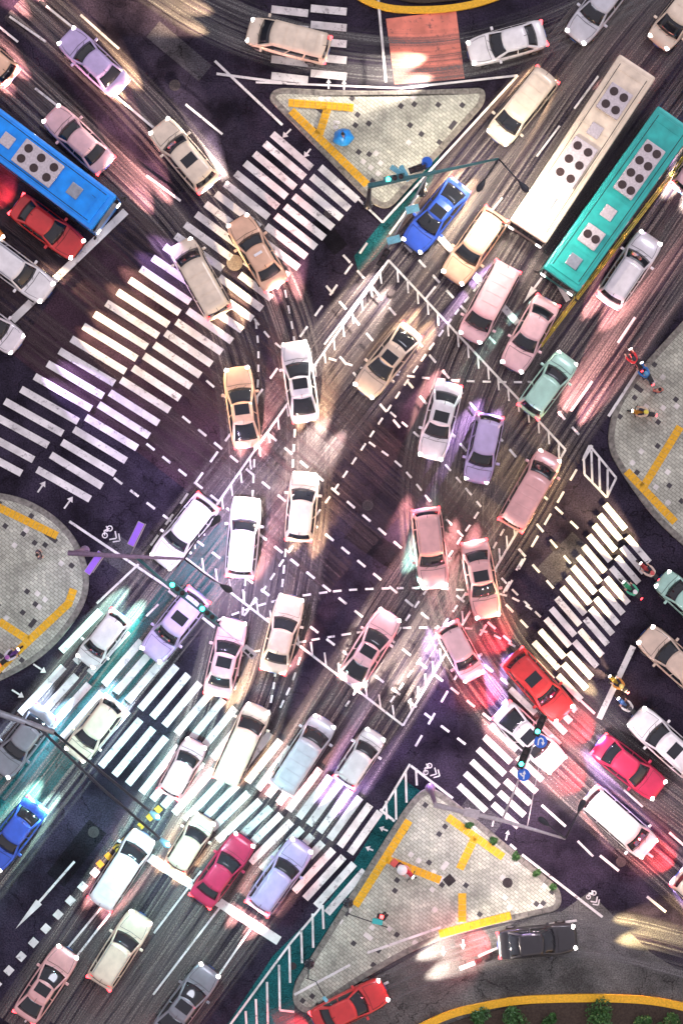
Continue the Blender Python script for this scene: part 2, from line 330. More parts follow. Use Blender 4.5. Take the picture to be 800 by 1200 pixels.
# north-west crosswalk
sA = [(319, 157), (310, 168), (298, 180), (287, 191), (276, 203), (264, 215), (253, 227), (241, 239), (230, 251), (217, 263), (206, 276), (193, 289), (179, 302), (165, 315), (152, 328), (138, 342), (125, 355), (111, 368), (98, 382), (84, 397), (70, 411), (56, 426), (41, 441), (25, 456), (6, 470), (-12, 484), (-30, 501), (-45, 517)]
eA = [(x + 46 + 22 * i / 24, y + 40 - 2 * i / 24) for i, (x, y) in enumerate(sA)]
stripes('crosswalk', sA, eA, 8.6)
eB = [(419, 235), (409, 245), (400, 256), (390, 267), (380, 279), (370, 290), (359, 301), (350, 314), (338, 324), (328, 336), (318, 350), (307, 362), (296, 374), (284, 387), (272, 400), (260, 413), (248, 427), (235, 440), (224, 453), (211, 467), (199, 481), (186, 496), (175, 511), (161, 525), (148, 540), (135, 555), (120, 570), (106, 585)]
sB = [(375, 196), (365, 207), (354, 218), (344, 230), (334, 242), (323, 253), (312, 265), (301, 277), (290, 289), (287, 306), (281, 322), (257, 325), (245, 338), (232, 351), (220, 364), (207, 377), (194, 390), (181, 404), (169, 417), (156, 431), (142, 445), (129, 460), (116, 474), (101, 489), (87, 503), (73, 518), (60, 533), (44, 550)]
stripes('crosswalk', sB, eB, 8.6)
# south-west crosswalk
k1t = interp([(0, (118, 716)), (3, (166, 751)), (14, (317, 859)), (25, (445, 951))], 26)
k1b = interp([(0, (72, 763)), (3, (122, 802)), (14, (278, 908)), (25, (410, 1000))], 26)
stripes('crosswalk', k1t, k1b, 8.8)
k2t = interp([(0, (75, 781)), (9, (210, 874)), (16, (305, 938)), (26, (427, 1020))], 27)
k2b = interp([(0, (24, 836)), (9, (166, 929)), (16, (255, 985)), (26, (383, 1070))], 27)
stripes('crosswalk', k2t, k2b, 8.8)
# south-east crosswalk
d1t = interp([(0, (708, 591)), (11, (639, 725)), (17, (597, 807)), (25, (537, 920))], 26)
d1b = interp([(0, (732, 620)), (11, (667, 757)), (17, (627, 836)), (25, (569, 950))], 26)
stripes('crosswalk', d1t, d1b, 7.4)
d2t = interp([(0, (734, 629)), (8, (685, 725)), (16, (634, 831)), (21, (599, 901)), (24, (577, 942))], 25)
d2b = interp([(0, (760, 659)), (8, (711, 755)), (16, (662, 859)), (21, (628, 928)), (24, (607, 969))], 25)
stripes('crosswalk', d2t, d2b, 7.4)
# north crosswalk on the slip road
nt1 = [(318, 11 + 19.5 * i) for i in range(5)]; stripes('crosswalk', nt1, [(x + 43, y + 5) for x, y in nt1], 9)
nt2 = [(364, 10 + 19 * i) for i in range(5)]; stripes('crosswalk', nt2, [(x + 42, y + 4) for x, y in nt2], 9)
stripes('crosswalk', [(590, 1112), (556, 1128)], [(638 - 40, 1106), (538, 1135)], 5)

def polyl(name, segs, wpx, m=None):
    bm = bmesh.new(); z = nextz() + .004
    for i, s in enumerate(segs): quadline(bm, s[0], s[1], s[2] if len(s) > 2 else wpx, z + i * .0004)
    return tag(link(name, bm, m or M['white']), kind='structure')
P1, P2, P3, P4 = (455, 305), (662, 527), (472, 850), (213, 650)
seg = [(P1, P2), (P2, P3), (P3, P4), (P4, P1)]
def along(a, b, n, t0=.0, t1=1.): return [(a[0] + (b[0] - a[0]) * (t0 + (t1 - t0) * i / (n - 1)), a[1] + (b[1] - a[1]) * (t0 + (t1 - t0) * i / (n - 1))) for i in range(n)]
tk = []
for x, y in along(P1, P2, 17, .05, .96): tk.append(((x, y + 1), (x + 1, y + 15)))
for x, y in along(P4, P3, 15, .10, .96): tk.append(((x, y - 1), (x - 2, y - 16)))
for x, y in along(P4, P1, 21, .06, .96): tk.append(((x, y + 1), (x + 1.5, y + 14)))
for x, y in along(P3, P2, 21, .05, .96): tk.append(((x, y - 1), (x - 1, y - 15)))
polyl('box_marking', seg, 2.6)
polyl('box_marking', tk, 2.0)

def dashes(name, a, b, on, off, wpx):
    """dash pattern along a pixel polyline"""
    pts = spline(a if b is None else [a, b], 1.5); out = []; acc = 0; start = pts[0]; pen = True
    for p, q in zip(pts, pts[1:]):
        acc += (q - p).length
        if pen and acc >= on: out.append((tuple(start), tuple(q))); acc = 0; pen = False
        elif not pen and acc >= off: start = q; acc = 0; pen = True
    return polyl(name, out, wpx)
for a, b in [((214, 488), (600, 806)), ((242, 446), (628, 778)), ((134, 560), (545, 872)), ((172, 520), (598, 862)), ((474, 287), (692, 525)), ((440, 342), (612, 545)), ((382, 335), (560, 545)), ((398, 418), (480, 515)), ((402, 299), (455, 358)),
             ((632, 577), (690, 632)), ((628, 614), (672, 665)), ((607, 643), (652, 694)), ((575, 690), (622, 740))]:
    dashes('guide_line', a, b, 10.5, 11.5, 2.8)
for a, b in [((675, 550), (485, 877)), ((430, 285), (170, 649)), ((612, 655), (560, 745)), ((300, 700), (262, 760))]:
    dashes('guide_line', a, b, 13, 13, 2.6)
for c in [[(385, 420), (434, 434), (480, 441), (535, 446), (604, 448), (656, 446)], [(560, 335), (530, 372), (480, 442), (430, 517), (385, 584), (345, 637), (309, 691), (282, 727), (245, 778)],
          [(457, 483), (500, 521), (545, 572), (572, 605)], [(432, 518), (470, 547), (510, 595), (555, 642), (597, 688), (635, 725)],
          [(255, 727), (287, 715), (332, 702), (400, 692), (475, 689), (520, 690), (590, 697), (635, 722)], [(245, 782), (305, 762), (400, 744), (465, 736), (520, 736), (565, 739), (617, 765)],
          [(300, 377), (303, 420), (300, 500), (296, 582), (292, 630), (286, 700), (279, 787), (272, 820)], [(334, 340), (345, 400), (347, 450), (345, 510), (340, 590), (331, 685), (322, 795), (311, 850)],
          [(352, 770), (342, 800), (327, 832)], [(298, 374), (318, 398), (345, 420)], [(560, 600), (520, 660), (480, 720), (430, 790), (400, 835)], [(590, 620), (555, 680), (500, 760), (452, 830)]]:
    dashes('guide_line', c, None, 7.5, 6.5, 2.4)
# lane, edge and stop lines
polyl('stop_line', [((480, 240), (606, 379), 8), ((645, 318), (665, 353), 6), ((701, 842), (741, 757), 7), ((150, 988), (327, 1102), 11), ((148, 248), (15, 376), 9)], 8)
polyl('lane_line', [((252, 72), (331, 147), 3), ((254, 87), (336, 98), 3), ((300, 97), (470, 104), 2.4), ((470, 104), (606, 89), 2.6), ((606, 89), (448, 261), 2.6), ((448, 261), (415, 229), 2.6),
    ((82, 611), (200, 690), 3), ((163, 661), (114, 707), 2.6), ((172, 722), (186, 708), 2.4), ((252, 735), (198, 692), 3),
    ((481, 897), (530, 935), 3), ((548, 947), (553, 951), 4), ((597, 989), (604, 995), 3), ((611, 1001), (705, 1074), 3), ((445, 948), (462, 962), 3),
    ((181, 1093), (236, 1020), 2.4), ((180, 1165), (260, 1060), 2.4), ((218, 1198), (301, 1078), 2.4), ((30, 1197), (130, 1070), 2.4), ((72, 1120), (140, 1038), 2.4), ((0, 905), (32, 866), 2.4),
    ((443, 1, ), (452, 97), 3), ((0, 985), (14, 968), 3), ((12, 20), (55, 50), 2.6), ((95, 18), (140, 58), 2.8), ((42, 104), (90, 142), 2.8), ((135, 112), (180, 150), 2.8), ((172, 206), (212, 236), 2.8), ((218, 123), (261, 158), 2.6), ((55, 8), (85, 32), 2.6), ((-5, 28), (22, 50), 2.6),
    ((743, 372), (723, 402), 3), ((693, 447), (668, 482), 3), ((747, 434), (712, 488), 3.4), ((693, 522), (682, 540), 3),
    ((670, 812), (696, 836), 3), ((634, 943), (662, 968), 3), ((686, 938), (709, 957), 3), ((720, 958), (744, 976), 2.6), ((702, 1002), (724, 1020), 3), ((757, 1050), (779, 1068), 3), ((741, 987), (764, 1004), 3), ((783, 975), (800, 990), 3),
    ((676, 985), (694, 1003), 2.6), ((730, 925), (752, 945), 2.6), ((588, 232), (548, 282), 2.4), ((700, 90), (672, 128), 2.4), ((655, 148), (628, 184), 2.4), ((497, 352), (510, 336), 2.4), ((500, 215), (456, 275), 2.4)], 2.4)
polyl('lane_line', [((a, b), (c, d), 3.0) for a, b, c, d in [(345, 1165, 410, 1130), (430, 1116, 516, 1086), (596, 1090, 675, 1078), (365, 1194, 455, 1150), (560, 1120, 596, 1104)]], 3)
# hatched edges
polyl('hatching', [((270, 1200), (340, 1105)), ((340, 1105), (378, 1060))] + [((x, y), (x + 1, y + l)) for x, y, l in [(378, 1060, 28), (366, 1070, 40), (353, 1090, 38), (339, 1108, 43), (327, 1130, 53), (313, 1150, 50), (300, 1170, 30), (288, 1184, 16)]] + [((328, 1183), (345, 1185)), ((447, 950), (480, 895))] +
      [((x, y), (x + 1, y + l)) for x, y, l in [(452, 938, 22), (463, 922, 38), (475, 904, 36), (487, 900, 20)]], 2.6)
polyl('hatching', [((690, 522), (683, 536)), ((683, 536), (684, 556)), ((684, 556), (710, 583)), ((710, 583), (721, 560)), ((721, 560), (690, 522)), ((692, 528), (693, 565)), ((701, 537), (702, 575)), ((711, 550), (711, 580))], 2.6)
polyl('hatching', [((455, 305), (380, 404)), ((456, 302), (383, 398))][:1] + [], 2.2)
# square blocks of the centre line
sq = along((-3, 1153), (112, 1022), 9); polyl('centre_line', [((x - 3.2, y + 3.6), (x + 3.2, y - 3.6)) for x, y in sq], 9)
sq = along((118, 1012), (186, 948), 8); polyl('centre_line', [((x - 2.6, y + 2.4), (x + 2.6, y - 2.4)) for i, (x, y) in enumerate(sq)], 8, M['yellowp'])
def arrow(tip, tail, wsh, hl, hw):
    tip = Vector(tip); tail = Vector(tail); d = (tip - tail).normalized(); n = Vector((-d.y, d.x)); z = nextz() + .004
    bm = bmesh.new(); b0 = tip - d * hl
    f = bm.faces.new([bm.verts.new(P(*q) + Vector((0, 0, z))) for q in (tip, b0 + n * hw, b0 + n * wsh, tail + n * wsh, tail - n * wsh, b0 - n * wsh, b0 - n * hw)])
    if f.normal.z < 0: f.normal_flip()
    tag(link('arrow_marking', bm, M['white']), kind='structure')
for t, l, a, b, c in [((19, 1088), (88, 1009), 1.4, 42, 4.5), ((155, 1020), (120, 1060), 1.4, 26, 4.5), ((670, 324), (690, 296), 1.3, 22, 4), ((612, 356), (634, 326), 1.3, 22, 4),
                      ((331, 162), (341, 152), 1, 6, 4), ((356, 185), (364, 175), 1, 6, 4), ((54, 564), (45, 577), 1, 6, 4), ((86, 582), (76, 596), 1, 6, 4), ((55, 788), (40, 778), 1, 6, 4), ((29, 817), (15, 808), 1, 6, 4),
                      ((444, 969), (454, 973), 1, 5, 3.5), ((428, 992), (437, 996), 1, 5, 3.5), ((595, 972), (592, 984), 1, 5, 3), ((579, 956), (576, 968), 1, 5, 3), ((385, 93), (385, 105), 1, 5, 3), ((403, 94), (403, 106), 1, 5, 3), ((519, 1120), (519, 1108), 1, 6, 3), ((542, 1112), (542, 1100), 1, 6, 3)]:
    arrow(t, l, a, b, c)
def cycle_symbol(cx, cy, rot, k=1.0, m=None, zz=0):
    """two wheels, a frame and two chevrons"""
    c, s = math.cos(rot), math.sin(rot); T = lambda x, y: (cx + (x * c - y * s) * k, cy + (x * s + y * c) * k)
    sg = []
    for ox in (-5, 5):
        r = [T(ox + 3 * math.cos(a * math.pi / 5), -3 + 3 * math.sin(a * math.pi / 5)) for a in range(11)]
        sg += [(r[i], r[i + 1], 1.3) for i in range(10)]
    sg += [(T(-5, -3), T(-1, -7), 1.2), (T(-1, -7), T(5, -3), 1.2), (T(-1, -7), T(1, -3), 1.2), (T(1, -3), T(5, -8), 1.2)]
    for d in (5, 10): sg += [(T(-6, d - 1), T(0, d + 5), 1.5), (T(0, d + 5), T(6, d - 1), 1.5)]
    o = polyl('cycle_marking', sg, 1.3, m); o.location.z = zz
cycle_symbol(129, 625, R(-55), 1.0); cycle_symbol(503, 902, R(-60), .9); cycle_symbol(693, 1050, R(-35), .8); cycle_symbol(394, 146, R(10), .45, None, .145)

# traffic islands: kerb ring + paved top + tactile strips
def round_poly(pts, rads, n=7):
    out = []
    for i, p in enumerate(pts):
        p = Vector(p); a = Vector(pts[i - 1]); b = Vector(pts[(i + 1) % len(pts)]); r = rads[i]
        u = (a - p).normalized(); v = (b - p).normalized(); A = p + u * min(r, (a - p).length * .48); B = p + v * min(r, (b - p).length * .48)
        for k in range(n + 1):
            t = k / n; out.append((1 - t) ** 2 * A + 2 * t * (1 - t) * p + t * t * B)
    return out
def island(pts, rads):
    poly = round_poly(pts, rads); h = .14
    bm = bmesh.new(); f = bm.faces.new([bm.verts.new(P(*q) + Vector((0, 0, 0))) for q in poly]); bm.normal_update()
    if f.normal.z < 0: f.normal_flip(); 
    ex = bmesh.ops.extrude_face_region(bm, geom=[f]); vs = [e for e in ex['geom'] if isinstance(e, bmesh.types.BMVert)]
    for v in vs: v.co.z = h
    top = [e for e in ex['geom'] if isinstance(e, bmesh.types.BMFace)][0]
    bmesh.ops.inset_region(bm, faces=[top], thickness=.35, depth=0)
    inner = [tuple(v.co) for v in top.verts]; fixn(bm)
    bmesh.ops.bevel(bm, geom=[e for e in bm.edges if all(abs(v.co.z - h) < 1e-4 for v in e.verts) and any(abs(f2.normal.z) < .5 for f2 in e.link_faces)], offset=.03, segments=1, affect='EDGES')
    tag(link('kerb', bm, M['kerb']), kind='structure')
    cx_ = sum(v[0] for v in inner) / len(inner); cy_ = sum(v[1] for v in inner) / len(inner)
    jb = bmesh.new()
    for (x0, y0, _), (x1, y1, _) in zip(inner, inner[1:] + inner[:1]):
        L_ = math.hypot(x1 - x0, y1 - y0)
        for k in range(int(L_ / .8)):
            t_ = (k + .5) / max(1, int(L_ / .8)); ex_, ey_ = (x1 - x0) / L_, (y1 - y0) / L_; nx_, ny_ = -ey_, ex_
            mx_, my_ = x0 + (x1 - x0) * t_, y0 + (y1 - y0) * t_
            if (mx_ - cx_) * nx_ + (my_ - cy_) * ny_ < 0: nx_, ny_ = -nx_, -ny_
            box(jb, (mx_ + nx_ * .17, my_ + ny_ * .17, h + .0015), (.30, .022, .004), math.atan2(ny_, nx_))
    tag(link('kerb_joints', jb, M['black']), kind='structure')
    bm = bmesh.new(); f = bm.faces.new([bm.verts.new((x, y, z + .004)) for x, y, z in inner]); bm.normal_update()
    if f.normal.z < 0: f.normal_flip()
    tag(link('pavement', bm, M['tiles']), kind='structure')
island([(314, 116), (322, 103), (430, 108), (568, 103), (568, 122), (455, 247), (436, 240)], [8, 14, 60, 10, 12, 16, 16])
island([(343, 1178), (343, 1155), (478, 940), (500, 920), (524, 932), (657, 1042), (657, 1066), (520, 1096), (440, 1137), (362, 1190)], [12, 16, 26, 14, 22, 12, 14, 60, 60, 14])
island([(-80, 575), (20, 577), (78, 612), (105, 660), (104, 706), (60, 765), (0, 800), (-80, 830)], [5, 40, 40, 36, 30, 40, 40, 5])
island([(880, 290), (800, 375), (722, 462), (708, 520), (728, 556), (775, 622), (880, 700)], [5, 60, 50, 30, 20, 60, 5])
for a, b in [((338, 121), (414, 127)), ((341, 130), (430, 217)), ((384, 127), (374, 158)), ((479, 961), (416, 1061)), ((452, 1006), (516, 1031)), ((524, 957), (589, 1004)), ((556, 981), (538, 1018)), ((541, 1046), (541, 1080)), ((514, 1094), (598, 1072)),
             ((-10, 590), (68, 628)), ((87, 690), (80, 710)), ((80, 708), (-5, 788)), ((0, 728), (34, 750)), ((733, 552), (790, 612)), ((796, 500), (752, 572))]:
    bm = bmesh.new(); A = P(*a); B = P(*b); L = (B - A).length; d = (B - A).normalized(); n = int(max(2, L / .30)); rz = math.atan2(d.y, d.x)
    w_ = .46
    for i in range(n):      # raised tile by tile
        c = A + d * (L * (i + .5) / n); box(bm, (c.x, c.y, .146 + .004 * (i % 2) + .0), (L / n * .94, w_, .02), rz)
        for k in (-.15, 0, .15):
            q = c + Vector((-d.y, d.x, 0)) * k; box(bm, (q.x, q.y, .162), (L / n * .8, .035, .014), rz)
    tag(link('tactile_paving', bm, M['tact']), kind='structure')

def cover(px, py, r, m, label, z=.0, square=False):
    bm = bmesh.new()
    if square:
        box(bm, (0, 0, .006), (r * 2, r * 2, .012), 0)
        for k in range(-3, 4): box(bm, (k * r * .27, 0, .02), (r * .12, r * 1.7, .016))
    else:
        lathe(bm, [(r, 0), (r, .014), (r * .86, .016), (r * .84, .008), (r * .78, .008), (r * .76, .018), (0.01, .018)], 28)
        for k in range(8): box(bm, (r * .45 * math.cos(k * .785), r * .45 * math.sin(k * .785), .02), (r * .3, .04, .012), k * .785)
    o = link('drain_grate' if square else 'manhole_cover', fixn(bm), m); o.location = P(px, py); o.location.z = z; o.rotation_euler.z = R(40)
    tag(o, label, 'drain grate' if square else 'manhole cover')
cover(275, 308, .47, M['brass'], 'pale round iron manhole cover set between stripes of the north-west crosswalk', .016)
cover(594, 1034, .30, M['cast'], 'dark round manhole cover in the pavers of the lower traffic island', .145)
cover(526, 1031, .28, M['cast'], 'dark square grate beside the short yellow strip on the lower traffic island', .145, True)
cover(459, 344, .26, M['cast'], 'small dark round cover in the road below the top corner of the box marking', .016)
cover(343, 1132, .22, M['cast'], 'small dark cover in the hatched cycle lane beside the lower island tip', .03)
cover(571, 1121, .3, M['cast'], 'dark cover in the pale slip road under the lower island', .03)

for x, y, r, lb in [(431, 592, .33, 'dark round manhole cover in the open middle of the box marking'), (414, 745, .3, 'dark round cover just inside the lower left edge of the box'), (650, 640, .3, 'dark round cover between the box and the lower right crosswalk'), (205, 100, .33, 'dark round cover in the upper left carriageway'), (110, 975, .33, 'dark round cover beside the big painted arrow at lower left'), (385, 250, .28, 'dark round cover just below the top island crosswalk'), (727, 1010, .3, 'dark round cover in the lower right carriageway')]:
    cover(x, y, r, M['cast'], lb, .03)
for k, (x, y, a, l, w_) in enumerate([(440, 640, .6, 70, 26), (660, 655, -.8, 60, 30), (385, 275, .9, 46, 20), (150, 655, .6, 60, 34), (90, 1000, -.9, 80, 26), (560, 960, .65, 50, 34), (720, 640, -.9, 50, 22), (210, 60, .7, 80, 24), (330, 745, .6, 46, 22)]):
    c_, s_ = math.cos(a), math.sin(a); pts = [(x + (u * l * c_ - v * w_ * s_) / 2, y + (u * l * s_ + v * w_ * c_) / 2) for u, v in ((-1, -1), (1, -1), (1, 1), (-1, 1))]
    sheet('road_patch', pts, M['patch'] if k % 2 else patchdark, .0018 + .0002 * k)
# ------------------------------------------------------------------ vehicles
def loftbody(st, name, parent, m, sub=1):
    bm = bmesh.new(); rings = []
    for x, hw, zb, zs, zc in st:
        half = [(.80 * hw, zb), (.97 * hw, zb + .10), (hw, (zb + zs) / 2 + .05), (.975 * hw, zs), (.86 * hw, zs + .65 * (zc - zs)), (.42 * hw, zc)]
        ring = half + [(-y, z) for y, z in reversed(half)]
        rings.append([bm.verts.new((x, y, z)) for y, z in ring])
    n = len(rings[0])
    for a, b in zip(rings, rings[1:]):
        for k in range(n): bm.faces.new((a[k], a[(k + 1) % n], b[(k + 1) % n], b[k]))
    bm.faces.new(rings[0]); bm.faces.new(rings[-1][::-1]); fixn(bm)
    o = link(name, bm, m, parent, True)
    if sub:
        md = o.modifiers.new('sub', 'SUBSURF'); md.levels = md.render_levels = sub
    return o
class Cabin:
    def __init__(s, xf0, xf1, xr0, xr1, hy0, hy1, z0, z1): s.__dict__.update(xf0=xf0, xf1=xf1, xr0=xr0, xr1=xr1, hy0=hy0, hy1=hy1, z0=z0, z1=z1)
    def at(s, side, u, t, off=0.0):
        hy = s.hy0 + (s.hy1 - s.hy0) * t; xf = s.xf0 + (s.xf1 - s.xf0) * t; xr = s.xr0 + (s.xr1 - s.xr0) * t; z = s.z0 + (s.z1 - s.z0) * t + .02 * math.sin(math.pi * t)
        if side == 'F': y = hy * u; return Vector((xf - .13 * u * u + off * .6, y, z + off * .7))
        if side == 'B': y = hy * u; return Vector((xr + .10 * u * u - off * .6, y, z + off * .7))
        sg = 1 if side == 'L' else -1
        x = (xr + .10) + (xf - .13 - xr - .10) * (u + 1) / 2; return Vector((x, sg * (hy + .03 * (1 - u * u) + off), z + off * .25))
    def patch(s, side, u0, u1, t0, t1, off, name, m, parent, nu=6, nt=4):
        bm = bmesh.new(); g = [[bm.verts.new(s.at(side, u0 + (u1 - u0) * i / nu, t0 + (t1 - t0) * j / nt, off)) for i in range(nu + 1)] for j in range(nt + 1)]
        for j in range(nt):
            for i in range(nu): bm.faces.new((g[j][i], g[j][i + 1], g[j + 1][i + 1], g[j + 1][i]))
        fixn(bm); o = link(name, bm, m, parent, True)
        md = o.modifiers.new('thick', 'SOLIDIFY'); md.thickness = .012; md.offset = 0
        return o
    def shell(s, name, m, parent):
        bm = bmesh.new(); seq = [('F', [-1, -.6, -.2, .2, .6]), ('L', [1, .5, 0, -.5]), ('B', [1, .6, .2, -.2, -.6]), ('R', [-1, -.5, 0, .5])]
        rings = []
        for t in (0, .33, .66, 1): rings.append([bm.verts.new(s.at(sd, u, t)) for sd, us in seq for u in us])
        n = len(rings[0])
        for a, b in zip(rings, rings[1:]):
            for k in range(n): bm.faces.new((a[k], a[(k + 1) % n], b[(k + 1) % n], b[k]))
        bm.faces.new(rings[0]); fixn(bm)
        return link(name, bm, m, parent)
    def roof(s, name, m, parent):
        bm = bmesh.new(); NX, NY = 8, 6; g = []
        for i in range(NX + 1):
            row = []
            for j in range(NY + 1):
                v = -1 + 2 * j / NY; a = i / NX; xf = s.xf1 - .13 * v * v + .03; xr = s.xr1 + .10 * v * v - .03
                row.append(bm.verts.new((xr + (xf - xr) * a, (s.hy1 + .035) * v, s.z1 + .012 + .055 * (1 - v * v) * (1 - .6 * (2 * a - 1) ** 2))))
            g.append(row)
        for i in range(NX):
            for j in range(NY): bm.faces.new((g[i][j], g[i + 1][j], g[i + 1][j + 1], g[i][j + 1]))
        fixn(bm); o = link(name, bm, m, parent, True); md = o.modifiers.new('thick', 'SOLIDIFY'); md.thickness = .03; md.offset = -1
        return o
def wheels(root, xs, y, r, wd):
    for x in xs:
        for sg in (1, -1):
            bm = bmesh.new(); rot = Matrix.Rotation(R(90), 4, 'X')
            lathe(bm, [(r * .62, -wd / 2), (r * .95, -wd / 2), (r, -wd / 2 + .03), (r, wd / 2 - .03), (r * .95, wd / 2), (r * .62, wd / 2)], 20, mtx=Matrix.Translation((x, sg * y, r)) @ rot)
            t = link('tyre', fixn(bm), M['rubber'], root, False)
            bm = bmesh.new(); lathe(bm, [(r * .6, -wd / 2 - .005), (r * .6, wd / 2 + .005), (r * .2, wd / 2 + .012)], 14, mtx=Matrix.Translation((x, sg * y, r)) @ rot)
            link('rim', fixn(bm), M['rim'], t)
def bmbox(name, m, parent, c, s, bev=.02, rz=0):
    bm = bmesh.new(); box(bm, c, s, rz, bev); return link(name, fixn(bm), m, parent)
PAINTED = ('body', 'cabin', 'roof', 'mirror', 'cab')
SPEC = {
 'sedan': dict(L=4.65, st=[(-2.32, .60, .42, .60, .64), (-2.26, .78, .30, .86, .93), (-1.95, .87, .22, .93, 1.01), (-1.1, .905, .18, .93, .98), (0, .915, .18, .92, .96), (.95, .905, .18, .90, .96), (1.5, .885, .18, .84, .93), (2.0, .83, .22, .75, .84), (2.24, .70, .30, .64, .71), (2.32, .50, .40, .54, .58)],
      cab=(1.05, .28, -1.80, -1.10, .80, .62, .93, 1.42)),
 'hatchback': dict(L=4.1, st=[(-2.05, .62, .42, .70, .74), (-2.0, .80, .30, .95, 1.0), (-1.7, .875, .22, .97, 1.0), (-.9, .89, .18, .95, .99), (.2, .89, .18, .94, .98), (.95, .88, .18, .92, .98), (1.45, .86, .18, .86, .95), (1.82, .80, .22, .77, .86), (2.0, .68, .30, .66, .73), (2.06, .50, .40, .56, .60)],
      cab=(1.10, .35, -1.95, -1.62, .79, .62, .95, 1.50)),
 'minivan': dict(L=4.9, st=[(-2.45, .70, .42, .80, .84), (-2.42, .86, .30, 1.0, 1.04), (-2.1, .91, .22, 1.02, 1.05), (-1.0, .92, .18, 1.0, 1.04), (.4, .92, .18, 1.0, 1.04), (1.3, .91, .18, .97, 1.03), (1.8, .89, .2, .90, .98), (2.2, .83, .24, .80, .88), (2.4, .70, .32, .68, .74), (2.46, .5, .42, .58, .62)],
      cab=(1.75, 1.0, -2.38, -2.25, .84, .72, 1.02, 1.78)),
 'suv': dict(L=4.75, st=[(-2.38, .66, .48, .74, .78), (-2.33, .85, .36, 1.02, 1.08), (-2.0, .92, .26, 1.04, 1.08), (-1.0, .935, .24, 1.03, 1.07), (.2, .935, .24, 1.02, 1.06), (1.0, .93, .24, 1.0, 1.07), (1.55, .915, .24, .96, 1.05), (2.05, .87, .28, .87, .96), (2.3, .76, .36, .74, .81), (2.38, .55, .46, .60, .66)],
      cab=(1.1, .42, -2.2, -1.95, .83, .68, 1.04, 1.68)),
}
SPEC['liftback'] = dict(L=4.8, st=[(-2.4, .60, .42, .60, .64), (-2.34, .77, .30, .88, .97), (-2.0, .87, .22, .97, 1.05), (-1.1, .90, .18, .93, .99), (0, .905, .18, .90, .94), (1.0, .90, .18, .87, .93), (1.6, .885, .18, .80, .89), (2.08, .83, .22, .71, .80), (2.32, .68, .30, .61, .67), (2.4, .46, .40, .52, .56)], cab=(1.15, .22, -2.15, -.95, .79, .58, .93, 1.38))
SPEC['compact_car'] = dict(L=3.6, st=[(-1.8, .60, .42, .74, .78), (-1.76, .76, .30, .98, 1.02), (-1.5, .81, .22, .98, 1.02), (-.8, .82, .18, .96, 1.0), (.2, .82, .18, .95, 1.0), (.8, .81, .18, .93, .99), (1.2, .79, .18, .86, .95), (1.52, .74, .22, .76, .85), (1.74, .64, .30, .66, .72), (1.8, .48, .40, .56, .60)], cab=(1.05, .42, -1.68, -1.45, .73, .60, .97, 1.55))
